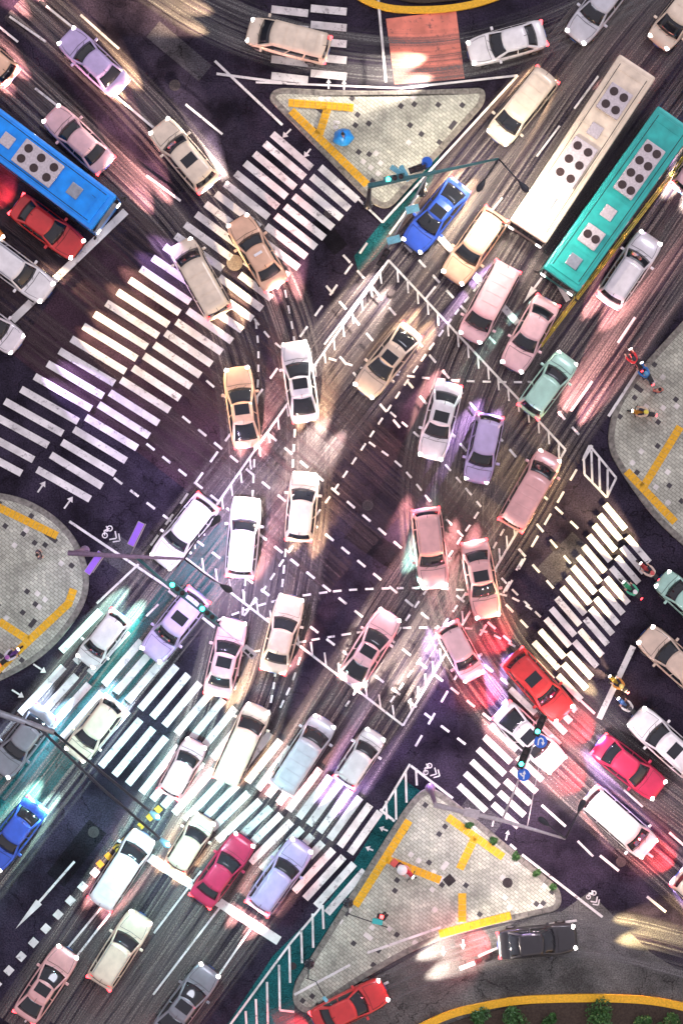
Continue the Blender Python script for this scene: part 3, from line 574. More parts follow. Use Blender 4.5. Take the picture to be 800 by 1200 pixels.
def make_car(kind, extra=None):
    sp = SPEC[kind]; root = empty(kind); hl = sp['L'] / 2; big = kind in ('suv', 'minivan')
    loftbody(sp['st'], 'body', root, M['paint'])
    cb = Cabin(*sp['cab']); cb.shell('cabin', M['paint'], root); rf = cb.roof('roof', M['paint'], root)
    cb.patch('F', -.90, .90, .05, .93, .014, 'windscreen', M['glass'], root)
    cb.patch('B', -.86, .86, .12, .90, .014, 'rear_window', M['glass'], root)
    for sd in 'LR':
        for a, b in ((-.90, -.42), (-.36, .16), (.22, .86)) if big else ((-.82, -.05), (.02, .84)):
            cb.patch(sd, a, b, .14, .88, .014, 'side_window', M['glass'], root, 3, 2)
    zl = sp['st'][-3][3] - .06; zt = sp['st'][1][3] - .1; wf = sp['st'][-3][1]; wb = sp['st'][1][1]
    for sg in (1, -1):
        bmbox('headlight', M['lampw'], root, (hl - .17, sg * (wf * .74), zl + .015), (.20, .25, .13), .04, sg * -.5)
        bmbox('tail_light', M['lampr'], root, (-hl + .10, sg * (wb * .80), zt), (.16, .34, .16), .03, sg * .3)
        bmbox('mirror', M['paint'], root, (cb.xf0 - .38, sg * (cb.hy0 + .20), cb.z0 + .10), (.16, .22, .13), .04)
    bmbox('front_grille', M['black'], root, (hl - .05, 0, .5), (.10, .95, .20), .02)
    bmbox('number_plate', M['plate'], root, (hl - .015, 0, .38), (.05, .44, .13), .01)
    bmbox('number_plate', M['plate'], root, (-hl + .01, 0, .56), (.05, .44, .13), .01)
    for y in (-.42, .12):
        bm = bmesh.new(); tube(bm, [(cb.xf0 + .06, y, cb.z0 + .05), (cb.xf0 - .22, y + .42, cb.z0 + .22)], .012, 5)
        link('wiper', bm, M['black'], root)
    for sd, sg in (('L', 1), ('R', -1)):
        for xx in (-.75, .12, .98):
            bm = bmesh.new(); tube(bm, [(xx, sg * (sp['st'][3][1] * .985), .45), (xx, sg * (sp['st'][3][1] + .005), .62), (xx, sg * (sp['st'][3][1] * .972), cb.z0 - .03)], .009, 5); link('door_seam', bm, M['black'], root)
    # bonnet and boot shut lines
    st = sp['st']; bm = bmesh.new(); zc = st[-4][4]
    if kind != 'minivan':
        tube(bm, [(cb.xf0 + .10, -.72, st[-5][4] - .02), (cb.xf0 + .16, 0, st[-5][4] + .012), (cb.xf0 + .10, .72, st[-5][4] - .02)], .012, 5)
    for sg in (1, -1): tube(bm, [(cb.xf0 + .1, sg * .72, st[-5][4] - .02), (1.55, sg * .70, st[-4][4] - .025), (hl - .36, sg * .60, st[-3][4] - .03)], .010, 5)
    link('bonnet_seam', bm, M['black'], root)
    wheels(root, (hl - .87, -hl + .88), sp['st'][3][1] - .09, .36 if big else .32, .22)
    if extra == 'sunroof':
        b_ = bmesh.new(); box(b_, ((cb.xf1 + cb.xr1) / 2 + .18, 0, cb.z1 + .068), (.62, .86, .02), 0, .008); link('sunroof', fixn(b_), M['glass'], root)
    if extra == 'rails':
        for sg in (1, -1):
            b_ = bmesh.new(); tube(b_, [(cb.xf1 - .15, sg * (cb.hy1 - .04), cb.z1 + .06), (cb.xr1 + .2, sg * (cb.hy1 - .04), cb.z1 + .06)], .02, 6); link('roof_rail', b_, M['steel'], root)
    if extra == 'ribs':
        for k in range(4): b_ = bmesh.new(); box(b_, (cb.xr1 + .55 + k * .62, 0, cb.z1 + .072), (.05, 1.05, .02), 0, .006); link('roof', fixn(b_), M['paint'], root)
    if extra == 'taxi':
        bmbox('roof_sign', M['wsign'], root, ((cb.xf1 + cb.xr1) / 2 + .2, 0, cb.z1 + .12), (.16, .52, .14), .03)
    b_ = bmesh.new(); tube(b_, [(cb.xr1 + .15, 0, cb.z1 + .05), (cb.xr1 - .08, 0, cb.z1 + .22)], .014, 5); link('aerial', b_, M['black'], root)
    return root
def make_bus(L=11.4, variant=0):
    root = empty('city_bus'); hl = L / 2; W = 2.5
    bm = bmesh.new(); box(bm, (0, 0, 1.62), (L, W, 2.66), 0, .16); link('body', fixn(bm), M['paint'], root)
    bm = bmesh.new(); box(bm, (0, 0, 2.985), (L - .7, W - .5, .07), 0, .03); link('roof', fixn(bm), M['plastic'], root)
    for k in range(9):
        bm = bmesh.new(); box(bm, (-4.9 + k * 1.22, 0, 3.03), (.05, W - .6, .025)); link('roof_rib', fixn(bm), M['plastic'], root)
    ax = ((1.0, 2.7, 1.55), (-3.2, 1.7, 1.45)) if not variant else ((-2.0, 3.4, 1.3), (2.7, 1.2, 1.2))
    for x, l_, w_ in ax:
        ac = bmbox('air_conditioner', M['cream'], root, (x, 0, 3.13), (l_, w_, .24), .07)
        for k in range(int(l_ / .85)):
            for y in (-w_ * .23, w_ * .23):
                bm = bmesh.new(); cx_ = x - l_ / 2 + (k + .5) * l_ / int(l_ / .85); lathe(bm, [(.25, 3.245), (.25, 3.27), (.21, 3.272), (.205, 3.255), (.02, 3.256)], 18, c=(cx_, y, 0))
                for q_ in range(3): box(bm, (cx_, y, 3.268 + q_ * .001), (.42, .02, .008), q_ * 1.047)
                link('cooling_fan', fixn(bm), M['soff'], ac)
    for x in (3.6, -1.2) if not variant else (4.4, 1.0):
        bmbox('roof_hatch', M['cream'] if x < 2 else M['steel'], root, (x, 0, 3.05), (.75, .75, .08), .03)
    for y in (-.9, .9):
        bm = bmesh.new(); tube(bm, [(-L / 2 + .5, y, 3.03), (L / 2 - .5, y, 3.03)], .02, 6); link('roof_seam', bm, M['black'], root)
    bm = bmesh.new(); tube(bm, [(4.8, .4, 3.0), (4.6, .4, 3.3)], .012, 5); link('aerial', bm, M['black'], root)
    bmbox('windscreen', M['glass'], root, (hl + .004, 0, 1.95), (.04, 2.25, 1.35), .01)
    bmbox('rear_window', M['glass'], root, (-hl - .004, 0, 2.1), (.04, 1.9, .8), .01)
    for sg in (1, -1):
        for k in range(6): bmbox('side_window', M['glass'], root, (-4.4 + k * 1.62, sg * (W / 2 + .004), 2.05), (1.5, .03, .95), .01)
        bmbox('headlight', M['lampw'], root, (hl + .0, sg * .95, .75), (.10, .34, .22), .03)
        bmbox('tail_light', M['lampr'], root, (-hl - .0, sg * 1.0, .95), (.08, .28, .4), .02)
        bm = bmesh.new(); tube(bm, [(hl - .05, sg * 1.1, 2.7), (hl + .28, sg * 1.3, 2.65), (hl + .3, sg * 1.42, 2.4)], .025, 6); mo = link('mirror_arm', bm, M['black'], root)
        bmbox('mirror', M['black'], mo, (hl + .3, sg * 1.42, 2.15), (.08, .22, .42), .03)
    wheels(root, (hl - 2.6, -hl + 3.0), W / 2 - .14, .48, .28)
    return root
SEEN = set()
def copy_tree(o, parent=None):
    c = o.copy(); COL.objects.link(c); c.parent = parent
    for ch in list(KIDS[o.name]): copy_tree_child(ch, c)
    return c
def copy_tree_child(o, parent):
    c = o.copy(); COL.objects.link(c); c.parent = parent
    for ch in KIDS.get(o.name, []): copy_tree_child(ch, c)
PROTO = {}
for key, (kind, ex) in dict(sedan=('sedan', None), sedan_s=('sedan', 'sunroof'), taxi=('sedan', 'taxi'), hatch=('hatchback', None), suv=('suv', 'rails'), suv_s=('suv', 'sunroof'), van=('minivan', 'ribs'), lift=('liftback', 'sunroof'), comp=('compact_car', None)).items(): PROTO[key] = make_car(kind, ex)
PROTO['bus'] = make_bus(); PROTO['bus_b'] = make_bus(11.4, 1)
LEN = dict(lift=4.8, comp=3.6, sedan=4.65, sedan_s=4.65, taxi=4.65, hatch=4.1, suv=4.75, suv_s=4.75, van=4.9, bus=11.4, bus_b=11.4)
KIDS = {}
def reg(o):
    KIDS[o.name] = [c for c in COL.objects if c.parent == o]
    for c in KIDS[o.name]: reg(c)
for p in PROTO.values(): reg(p)
NOUN = dict(lift='long liftback car', comp='tiny compact car', sedan='sedan', sedan_s='sedan with a glass sunroof', taxi='taxi with a roof sign', hatch='hatchback', suv='estate car', suv_s='sunroofed off-roader', van='minivan', bus='city bus', bus_b='city bus')
CATN = dict(lift='car', comp='car', sedan='car', sedan_s='car', taxi='taxi', hatch='car', suv='car', suv_s='car', van='van', bus='bus', bus_b='bus')
PAL = {'cream': (.80, .68, .52), 'white': (.80, .79, .78), 'pearl': (.78, .74, .76), 'rose': (.74, .40, .38), 'pink': (.80, .50, .52), 'lilac': (.52, .42, .68), 'silver': (.55, .56, .60), 'champagne': (.66, .52, .40), 'peach': (.80, .50, .33),
       'grey': (.22, .22, .25), 'black': (.02, .02, .024), 'blue': (.03, .10, .55), 'bright blue': (.0, .30, .95), 'violet': (.22, .12, .48), 'red': (.62, .03, .03), 'crimson': (.5, .02, .08), 'orange': (.75, .25, .04), 'yellow': (.8, .5, .03), 'mint': (.42, .70, .58), 'teal': (.02, .42, .38), 'brown': (.18, .09, .05), 'magenta': (.35, .02, .2)}
BEAM = {}
def beam_data(colname, energy=None, wide=27):
    key = (colname, energy, wide)
    if key not in BEAM:
        c = dict(warm=(1, .68, .40), pink=(1, .46, .44), white=(1, .84, .74), lilac=(.66, .44, 1), cool=(.55, .76, 1), mint=(.5, 1, .85), red=(1, .05, .07), gold=(1, .72, .35))[colname]
        l = bpy.data.lights.new('beam', 'SPOT'); l.color = c; l.energy = energy or 24000; l.spot_size = R(wide); l.spot_blend = 1; l.shadow_soft_size = .07; BEAM[key] = l
    return BEAM[key]
used = set(); PLACED = []; RECS = []
def occ(x, y, a, L):
    n = 5 if L < 6 else 9
    return [(x + math.cos(a) * L * (k / (n - 1) - .5) * .78, y + math.sin(a) * L * (k / (n - 1) - .5) * .78) for k in range(n)]
def free(x, y, a, L, gap=2.35):
    c = occ(x, y, a, L)
    return all((px - qx) ** 2 + (py - qy) ** 2 > gap * gap for px, py in c for qx, qy in PLACED)
def put(key, colour, x, y, a, beam='white', tail=False, energy=None, roofc=None):
    src = PROTO[key]
    if key not in used: used.add(key); o = src
    else: o = copy_tree(src)
    o.location = (x, y, .012); o.rotation_euler = (0, 0, a)
    for ch in COL.objects if o is src else [c for c in COL.objects if c.parent == o]:
        if ch.parent == o:
            base = ch.name.split('.')[0]
            if base in PAINTED: ch.color = (*PAL[colour], 1)
            if key.startswith('bus') and base in ('roof', 'roof_rib'): ch.color = (*PAL[roofc or colour], 1)
    PLACED.extend(occ(x, y, a, LEN[key]))
    hl = LEN[key] / 2
    if beam:
        for sg in (1, -1):
            b = bpy.data.objects.new('headlight_beam', beam_data(beam, energy)); COL.objects.link(b); b.parent = o
            b.location = (hl + .12, sg * .62, .72); b.rotation_euler = (0, R(-78), 0)
            b.rotation_mode = 'QUATERNION'; b.rotation_quaternion = Vector((1, 0, -.10)).to_track_quat('-Z', 'Y')
    if tail:
        b = bpy.data.objects.new('tail_light_glow', beam_data('red', 1500, 120)); COL.objects.link(b); b.parent = o
        b.location = (-hl - .12, 0, .8); b.rotation_mode = 'QUATERNION'; b.rotation_quaternion = Vector((-1, 0, -.3)).to_track_quat('-Z', 'Y')
    return o
FLARES = [(157, 78), (310, 272), (578, 490), (370, 885), (745, 330)]   # where the photograph shows glaring full-beam lamps
ORD = ['foremost', 'second', 'third', 'fourth', 'fifth', 'sixth', 'seventh', 'eighth', 'ninth', 'tenth', 'eleventh', 'twelfth', 'thirteenth']
def run_lane(lane, plan, pitch_gap, t0, where, beam, tail=None, group=None, stop=1e9, keepout=()):
    """vehicles one behind the other along a lane; plan is a repeating list of (type, colour)"""
    sp = spline(LANES[lane], 2); cum = [0]
    for a, b in zip(sp, sp[1:]): cum.append(cum[-1] + (b - a).length / S)
    s = t0; i = 0; rec = []
    def pos(q):
        for k in range(len(cum) - 1):
            if cum[k + 1] >= q: return sp[k], k
        return sp[-1], len(sp) - 2
    tries = 0
    while s < min(cum[-1], stop) and tries < 400:
        tries += 1
        key, colr = plan[i % len(plan)]; L = LEN[key]
        p, k = pos(s + L / 2)
        if s + L / 2 > cum[-1]: break
        f, _ = pos(s + L * .85); r, _ = pos(s + L * .15)
        d = f - r
        if d.length < 1e-3: break
        a = math.atan2(-d.y, d.x); wv = P(*((f + r) / 2 if True else p))
        wv.x += random.uniform(-.08, .08); wv.y += random.uniform(-.08, .08)
        vis = -90 < p.x < 890 and -90 < p.y < 1290
        bad = any((p.x - kx) ** 2 + (p.y - ky) ** 2 < kr * kr for kx, ky, kr in keepout)
        if vis and not bad and free(wv.x, wv.y, a, L):
            bc = beam[i % len(beam)] if isinstance(beam, (list, tuple)) else beam
            if lane[0] == 'B' and p.y > 520: bc = ('cool', 'mint')[i % 2]
            nose = (p.x + math.cos(a) * L / 2 * S, p.y - math.sin(a) * L / 2 * S)
            hot = any((nose[0] - fx) ** 2 + (nose[1] - fy) ** 2 < 55 ** 2 for fx, fy in FLARES)
            en = 38000 if hot else None
            o = put(key, colr, wv.x, wv.y, a, 'white' if hot else bc, tail is not None and p.y > tail, en)
            rec.append((o, key, colr, p.x, p.y)); s += L + pitch_gap * random.uniform(.8, 1.35); i += 1
        else: s += 1.0
    rec.reverse()       # leading vehicle first
    inv = [r for r in rec if -25 < r[3] < 825 and -25 < r[4] < 1225]
    for n, (o, key, colr, px, py) in enumerate(inv):
        tag(o, f'{colr} {NOUN[key]}, {ORD[n]} vehicle {where}', CATN[key], group)
    for o, key, colr, px, py in rec:
        if (o, key, colr, px, py) not in inv: tag(o, f'{colr} {NOUN[key]} beyond the frame {where}', CATN[key], group)
    RECS.append((lane, [(r[1], r[2], round(r[3]), round(r[4])) for r in inv]))
GA = 'vehicles turning left through the west side of the junction'; GB = 'vehicles coming down from the top right'; GC = 'vehicles turning towards the bottom right'; GD = 'vehicles driving up towards the top right'

# waiting vehicles first (they own their places)
def wait(key, colour, px, py, hx, hy, label, cat, beam='warm', tail=False, energy=9000, roofc=None):
    a = math.atan2(-hy, hx); p = P(px, py); o = put(key, colour, p.x, p.y, a, beam, tail, energy, roofc)
    tag(o, label, cat, 'vehicles waiting at the stop lines'); return o
wait('bus', 'bright blue', 38, 190, .80, .60, 'bright blue city bus waiting at the north-west stop line', 'bus', 'lilac', False, 8000, 'bright blue')
wait('sedan', 'red', 58, 268, .80, .60, 'red sedan waiting beside the bright blue bus', 'car', 'warm', True)
wait('suv', 'white', 22, 318, .80, .60, 'white estate car with roof rails waiting below the red sedan', 'car', 'warm', True)
wait('hatch', 'pearl', -8, 382, .80, .60, 'pearl hatchback cut by the left picture edge above the crosswalk', 'car', 'lilac')
wait('van', 'orange', -38, 262, .80, .60, 'orange minivan cut by the left edge behind the red sedan', 'van', 'warm', True)
wait('suv_s', 'white', 776, 868, -.74, -.67, 'white off-roader with a sunroof waiting at the lower right stop line', 'car', 'gold', False, 24000)
wait('sedan', 'champagne', 786, 772, -.74, -.67, 'champagne sedan waiting right of the lower right stop line', 'car', 'gold', False, 24000)
wait('comp', 'mint', 798, 700, -.74, -.67, 'mint compact car at the right picture edge, uppermost of three waiting cars', 'car', 'gold', False, 24000)

o_ = wait('bus_b', 'teal', 716, 242, -.58, .815, 'teal city bus beside the yellow guard rail at the top right', 'bus', 'mint', False, 9000); o_['group'] = GC
run_lane('A1', [('lift', 'rose'), ('van', 'pearl'), ('comp', 'pink'), ('sedan_s', 'pink'), ('suv', 'pearl'), ('lift', 'peach'), ('van', 'cream'), ('sedan', 'pink'), ('hatch', 'peach')], 2.4, 1.0, 'in the outer lane of the left-hand curve', ['pink', 'pink', 'warm'], None, GA)
run_lane('A2', [('suv', 'cream'), ('comp', 'champagne'), ('van', 'cream'), ('sedan', 'champagne'), ('hatch', 'cream'), ('lift', 'pearl'), ('taxi', 'peach'), ('suv_s', 'cream'), ('sedan', 'lilac')], 2.4, 3.6, 'in the inner lane of the left-hand curve', ['warm', 'warm', 'pink'], None, GA)
run_lane('C1', [('van', 'cream'), ('bus', 'cream'), ('van', 'pink'), ('sedan_s', 'pearl'), ('suv', 'rose'), ('comp', 'pink'), ('lift', 'pearl'), ('van', 'white')], 2.4, 0.5, 'in the left lane of the right-hand curve', ['pink', 'lilac', 'pink'], 790, GC)
run_lane('C2', [('lift', 'lilac'), ('sedan', 'pink'), ('hatch', 'lilac'), ('sedan_s', 'rose'), ('suv_s', 'red'), ('sedan', 'crimson')], 2.6, 3.0, 'in the right lane of the right-hand curve', ['lilac', 'lilac', 'pink'], 760, GC)
run_lane('D1', [('sedan', 'crimson'), ('van', 'silver'), ('lift', 'pink'), ('hatch', 'mint'), ('suv', 'pearl'), ('van', 'pink'), ('sedan_s', 'peach'), ('van', 'white')], 3.0, 2.5, 'in the left lane bound for the top right', ['pink', 'pink', 'mint'], None, GD)
run_lane('D2', [('lift', 'grey'), ('suv', 'lilac'), ('comp', 'white'), ('van', 'rose'), ('sedan', 'mint'), ('suv_s', 'pearl'), ('sedan', 'pink')], 3.4, 1.0, 'in the right lane bound for the top right', ['pink', 'lilac', 'white'], None, GD)
run_lane('B1', [('sedan', 'silver'), ('van', 'cream'), ('lift', 'blue'), ('suv', 'pearl'), ('comp', 'white'), ('sedan', 'grey')], 3.2, 0.5, 'in the left lane coming down from the top right', ['warm', 'warm', 'white'], None, GB)
run_lane('B2', [('suv', 'peach'), ('lift', 'champagne'), ('suv_s', 'lilac'), ('hatch', 'cream'), ('sedan', 'blue'), ('van', 'silver')], 3.0, 1.5, 'in the middle lane coming down from the top right', ['warm', 'white', 'warm'], None, GB)
run_lane('F1', [('sedan', 'white'), ('van', 'cream'), ('hatch', 'silver')], 6.5, 4.0, 'on the slip road along the top edge', ['white', 'warm'], None, 'vehicles on the top slip road')
run_lane('G1', [('sedan', 'red'), ('sedan', 'black'), ('suv', 'grey')], 7.0, 2.2, 'on the slip road along the bottom edge', ['white', 'gold'], 0, 'vehicles on the bottom slip road')
run_lane('E1', [('sedan', 'crimson'), ('suv', 'black')], 2.4, 1.0, 'leaving towards the lower right behind red lamps', ['pink'], 0, 'vehicles leaving by the lower right road')
for k, v in []: print('LANE', k, len(v), v)

# ------------------------------------------------------------------ street furniture
def part_tube(name, m, parent, pts, rad, n=10):
    bm = bmesh.new(); tube(bm, pts, rad, n); return link(name, fixn(bm), m, parent, True)
def local(root, v): return Vector(v) - root.location
def lamp_head(root, a, b, m, lit=None, w=.34):
    """cobra-head luminaire hanging past the end b of the arm a-b; the lens is underneath"""
    a = Vector(a); b = Vector(b); d = (b - a).normalized(); e = b + d * .75
    bm = bmesh.new(); rings = []; prof = [(0, .05), (.12, .09), (.28, .15), (.55, w / 2), (.72, .13), (.80, .03)]; side = Vector((-d.y, d.x, 0)).normalized()
    for t, r in prof:
        c = b + d * (t - .1); rings.append([bm.verts.new(c + side * r * math.cos(q) + Vector((0, 0, 1)) * r * .45 * math.sin(q)) for q in [k * math.pi / 5 for k in range(10)]])
    for p, q in zip(rings, rings[1:]):
        for k in range(10): bm.faces.new((p[k], p[(k + 1) % 10], q[(k + 1) % 10], q[k]))
    bm.faces.new(rings[0]); bm.faces.new(rings[-1]); h = link('lamp_head', fixn(bm), m, root, True)
    bm = bmesh.new(); c = b + d * .38; lathe(bm, [(.10, -.085), (.13, -.06), (.12, -.03)], 14, c=c); link('lens', fixn(bm), M['luma'], h)
    if lit:
        col, en = lit; l = bpy.data.lights.new('street_lamp_light', 'SPOT'); l.color = col; l.energy = en; l.spot_size = R(150); l.spot_blend = .8; l.shadow_soft_size = .15
        lo = bpy.data.objects.new('street_lamp_light', l); COL.objects.link(lo); lo.parent = root; lo.location = b + d * .38 + Vector((0, 0, -.12))
def signal_head(root, c, ang, tilt=.9, lit='g', m=None, L=1.15, w=.38):
    """three-lens signal with visors, leaning back so that its face looks up the approach"""
    bm = bmesh.new(); box(bm, (0, 0, 0), (L, w, .2), 0, .03)
    h = link('signal_head', fixn(bm), m or M['black'], root); h.location = c; h.rotation_euler = (0, -R(90) * (1 - tilt), ang)
    for i, x in enumerate((-.35, 0, .35)):
        on = (lit == 'g' and i == 0) or (lit == 'r' and i == 2)
        bm = bmesh.new(); lathe(bm, [(.13, 0), (.13, .03), (.05, .05)], 14, c=(x, 0, .10)); link('signal_lens', fixn(bm), M['sgreen'] if (on and lit == 'g') else M['sred'] if on else M['soff'], h)
        bm = bmesh.new(); n = 9; R0 = .15
        rr = [[bm.verts.new((x + R0 * math.cos(q) , R0 * math.sin(q), z)) for q in [math.pi * (-.1 + 1.2 * k / n) - math.pi / 2 for k in range(n + 1)]] for z in (.10, .24)]
        for k in range(n): bm.faces.new((rr[0][k], rr[0][k + 1], rr[1][k + 1], rr[1][k]))
        v = link('visor', fixn(bm), M['black'], h); md = v.modifiers.new('t', 'SOLIDIFY'); md.thickness = .012
    return h
def mast(name, px, py, z, label, cat, m, r=.13):
    p = P(px, py, z); root = empty(name, (p.x, p.y, .145 if True else 0)); tag(root, label, cat)
    bm = bmesh.new(); lathe(bm, [(.30, 0), (.30, .03), (.2, .05), (r * 1.15, .35), (r, z * .5), (r * .7, z - .145), (.02, z - .12)], 16); link('pole', fixn(bm), m, root, True)
    bm = bmesh.new()
    for k in range(6): lathe(bm, [(.025, .03), (.025, .08)], 6, c=(.25 * math.cos(k * 1.047), .25 * math.sin(k * 1.047), 0))
    for i in range(1): link('base_bolts', fixn(bm), M['steel'], root)
    return root
def plate(name, m, root, c, s, ang, tilt=0.0):
    bm = bmesh.new(); box(bm, (0, 0, 0), s, 0, min(s) * .3); o = link(name, fixn(bm), m, root); o.location = c; o.rotation_euler = (tilt, 0, ang); return o
# left mast
m1 = mast('street_lamp', 82, 648, 6.8, 'mauve traffic mast with violet sign panels and two lamps on the left island', 'traffic mast', M['viol'])
q = lambda x, y, z: local(m1, P(x, y, z))
part_tube('arm', M['viol'], m1, [q(80, 648, 6.75), q(150, 652, 7.0), q(216, 655, 7.15)], [.15, .11, .07])
for hx, hy, sx, sy in ((256, 607, 230, 634), (268, 691, 240, 673)):
    part_tube('lamp_arm', M['dark'], m1, [q(216, 655, 7.15), q(sx, sy, 7.4), q(hx - (hx - sx) * .3, hy - (hy - sy) * .3, 7.45)], [.05, .045, .04])
    lamp_head(m1, q(sx, sy, 7.45), q(hx - (hx - sx) * .3, hy - (hy - sy) * .3, 7.45), M['dark'], ((.78, .62, 1), 2600), .44)
for (ax, ay), (bx, by) in (((153, 651), (171, 614)), ((124, 649), (109, 671))):
    part_tube('bracket', M['cream'], m1, [q(ax, ay, 6.9), q(bx, by, 6.9)], .025, 6)
    A = q(ax, ay, 6.7); B = q(bx, by, 6.7); an = math.atan2(B.y - A.y, B.x - A.x); off = Vector((math.sin(an), -math.cos(an), 0)) * (.25 if ax < 140 else -.25)
    plate('sign_panel', M['vsign'], m1, A.lerp(B, .62) + off, (1.35, .34, .12), an); plate('sign_rim', M['cream'], m1, A.lerp(B, .62) + off + Vector((0, 0, -.06)), (1.42, .40, .05), an)
part_tube('side_arm', M['tealst'], m1, [q(160, 653, 6.6), q(200, 688, 6.6), q(258, 734, 6.6)], [.09, .08, .06])
part_tube('side_arm', M['cream'], m1, [q(258, 734, 6.6), q(284, 757, 6.6)], .025, 6)
for cx, cy in ((208, 690), (243, 718)):
    A = q(160, 653, 6.6); B = q(258, 734, 6.6); an = math.atan2(B.y - A.y, B.x - A.x)
    signal_head(m1, q(cx, cy, 6.7), an, 1.0, 'g', M['tealst'], 1.3, .36)
cb_ = plate('camera_box', M['cream'], m1, q(292, 764, 6.6), (.85, .42, .28), R(-42)); plate('camera_lens', M['black'], cb_, (-.1, -.05, .16), (.3, .16, .08), 0)
plate('camera_lens', M['black'], cb_, (.22, -.05, .16), (.2, .16, .08), 0)
# top mast
m2 = mast('street_lamp', 433, 218, 7.0, 'dark teal traffic mast with forked lamps on the top island', 'traffic mast', M['dark'])
q = lambda x, y, z: local(m2, P(x, y, z))
part_tube('arm', M['tealst'], m2, [q(431, 218, 6.95), q(500, 204, 7.1), q(584, 186, 7.3)], [.16, .11, .06])
for hx, hy in ((567, 212), (609, 214)):
    part_tube('lamp_arm', M['dark'], m2, [q(584, 186, 7.3), q((584 + hx) / 2, (186 + hy) / 2, 7.5), q(hx, hy, 7.5)], [.05, .045, .04])
    lamp_head(m2, q((584 + hx) / 2, (186 + hy) / 2, 7.5), q(hx, hy, 7.5), M['dark'], ((1, .86, .7), 2600), .4)
signal_head(m2, q(462, 209, 7.05), R(12), 1.0, 'g', M['tealst'], 1.2)
signal_head(m2, q(490, 197, 7.1), R(20), 1.0, 'n', M['dark'], 1.1)
for cx, cy, an in ((466, 201, R(-35)), (474, 203, R(-60))): plate('visor_plate', M['csign'], m2, q(cx, cy, 7.0), (.95, .3, .06), an, R(30))
bm = bmesh.new(); lathe(bm, [(.30, 0), (.30, .04), (.02, .045)], 24); o = link('round_sign', fixn(bm), M['bsign'], m2); o.location = q(500, 190, 7.2)
# lane gantry beside the top stop line
m3 = mast('signal_mast', 499, 207, 5.6, 'thin signal mast with two pale blue panels beside the top stop line', 'signal mast', M['dark'], .08)
m3.location.z = .145
q = lambda x, y, z: local(m3, P(x, y, z))
part_tube('arm', M['steel'], m3, [q(499, 207, 5.6), q(447, 304, 5.7)], [.06, .035], 8)
for cx, cy in ((483, 245), (461, 281)): plate('sign_panel', M['csign'], m3, q(cx, cy, 5.75), (.75, .42, .06), R(15), R(20))
signal_head(m3, q(449, 302, 5.75), R(60), 1.0, 'n', M['black'], 1.1, .34)
# bottom mast
m4 = mast('street_lamp', 510, 943, 7.0, 'mauve traffic mast with forked lamps on the bottom island', 'traffic mast', M['viol'])
q = lambda x, y, z: local(m4, P(x, y, z))
part_tube('arm', M['cream'], m4, [q(508, 943, 6.95), q(590, 962, 7.1), q(662, 983, 7.3)], [.15, .11, .06])
plate('sign_panel', M['cream'], m4, q(552, 953, 7.2), (.85, .5, .06), R(-12), R(15))
for hx, hy in ((642, 967), (678, 950)):
    part_tube('lamp_arm', M['dark'], m4, [q(662, 983, 7.3), q((662 + hx) / 2, (983 + hy) / 2, 7.5), q(hx, hy, 7.5)], [.05, .045, .035])
    lamp_head(m4, q((662 + hx) / 2, (983 + hy) / 2, 7.5), q(hx, hy, 7.5), M['dark'], ((1, .78, .82), 2600), .36)
part_tube('signal_arm', M['cream'], m4, [q(588, 961, 7.0), q(616, 893, 6.9), q(639, 838, 6.8)], [.06, .05, .035], 8)
part_tube('signal_arm', M['cream'], m4, [q(617, 970, 7.0), q(634, 882, 6.9)], [.025, .02], 6)
an = math.atan2(893 - 838, 639 - 616)
signal_head(m4, q(613, 888, 7.0), an, 1.0, 'g', M['black'], 1.25, .40); signal_head(m4, q(632, 850, 7.0), an, 1.0, 'g', M['black'], 1.25, .40)
def round_sign(root, c, kind):
    bm = bmesh.new(); lathe(bm, [(.36, 0), (.36, .03), (.34, .045), (.01, .045)], 28); f = link('round_sign', fixn(bm), M['bsign'], root); f.location = c
    bm = bmesh.new()
    if kind == 'uturn':
        pts = [(-.13, -.20), (-.13, .05), (-.09, .14), (0, .18), (.09, .14), (.13, .05), (.13, -.05)]; tip = [(.13, -.22), (.24, -.03), (.02, -.03)]; ex = []
    else:
        pts = [(.02, -.22), (.02, .06)]; tip = [(.02, .24), (.12, .04), (-.08, .04)]; ex = [[(.02, -.08), (-.08, -.06), (-.14, .0)]]
    zz = [.055]
    for pl in [pts] + ex:
        for a, b in zip(pl, pl[1:]):
            a = Vector(a); b = Vector(b); d = (b - a); l = d.length; box(bm, ((a.x + b.x) / 2, (a.y + b.y) / 2, zz[0]), (l + .05, .07, .012), math.atan2(d.y, d.x)); zz[0] += .0015
    if ex:
        v = [bm.verts.new((x, y, .068)) for x, y in [(-.25, .06), (-.10, .08), (-.17, -.06)]]; bm.faces.new(v)
    v = [bm.verts.new((x, y, .068)) for x, y in tip]; bm.faces.new(v)
    link('sign_legend', bm, M['wsign'], f); f.rotation_euler = (R(-12), 0, R(-8))
round_sign(m4, q(613, 908, 7.05), 'branch'); round_sign(m4, q(633, 869, 7.05), 'uturn')
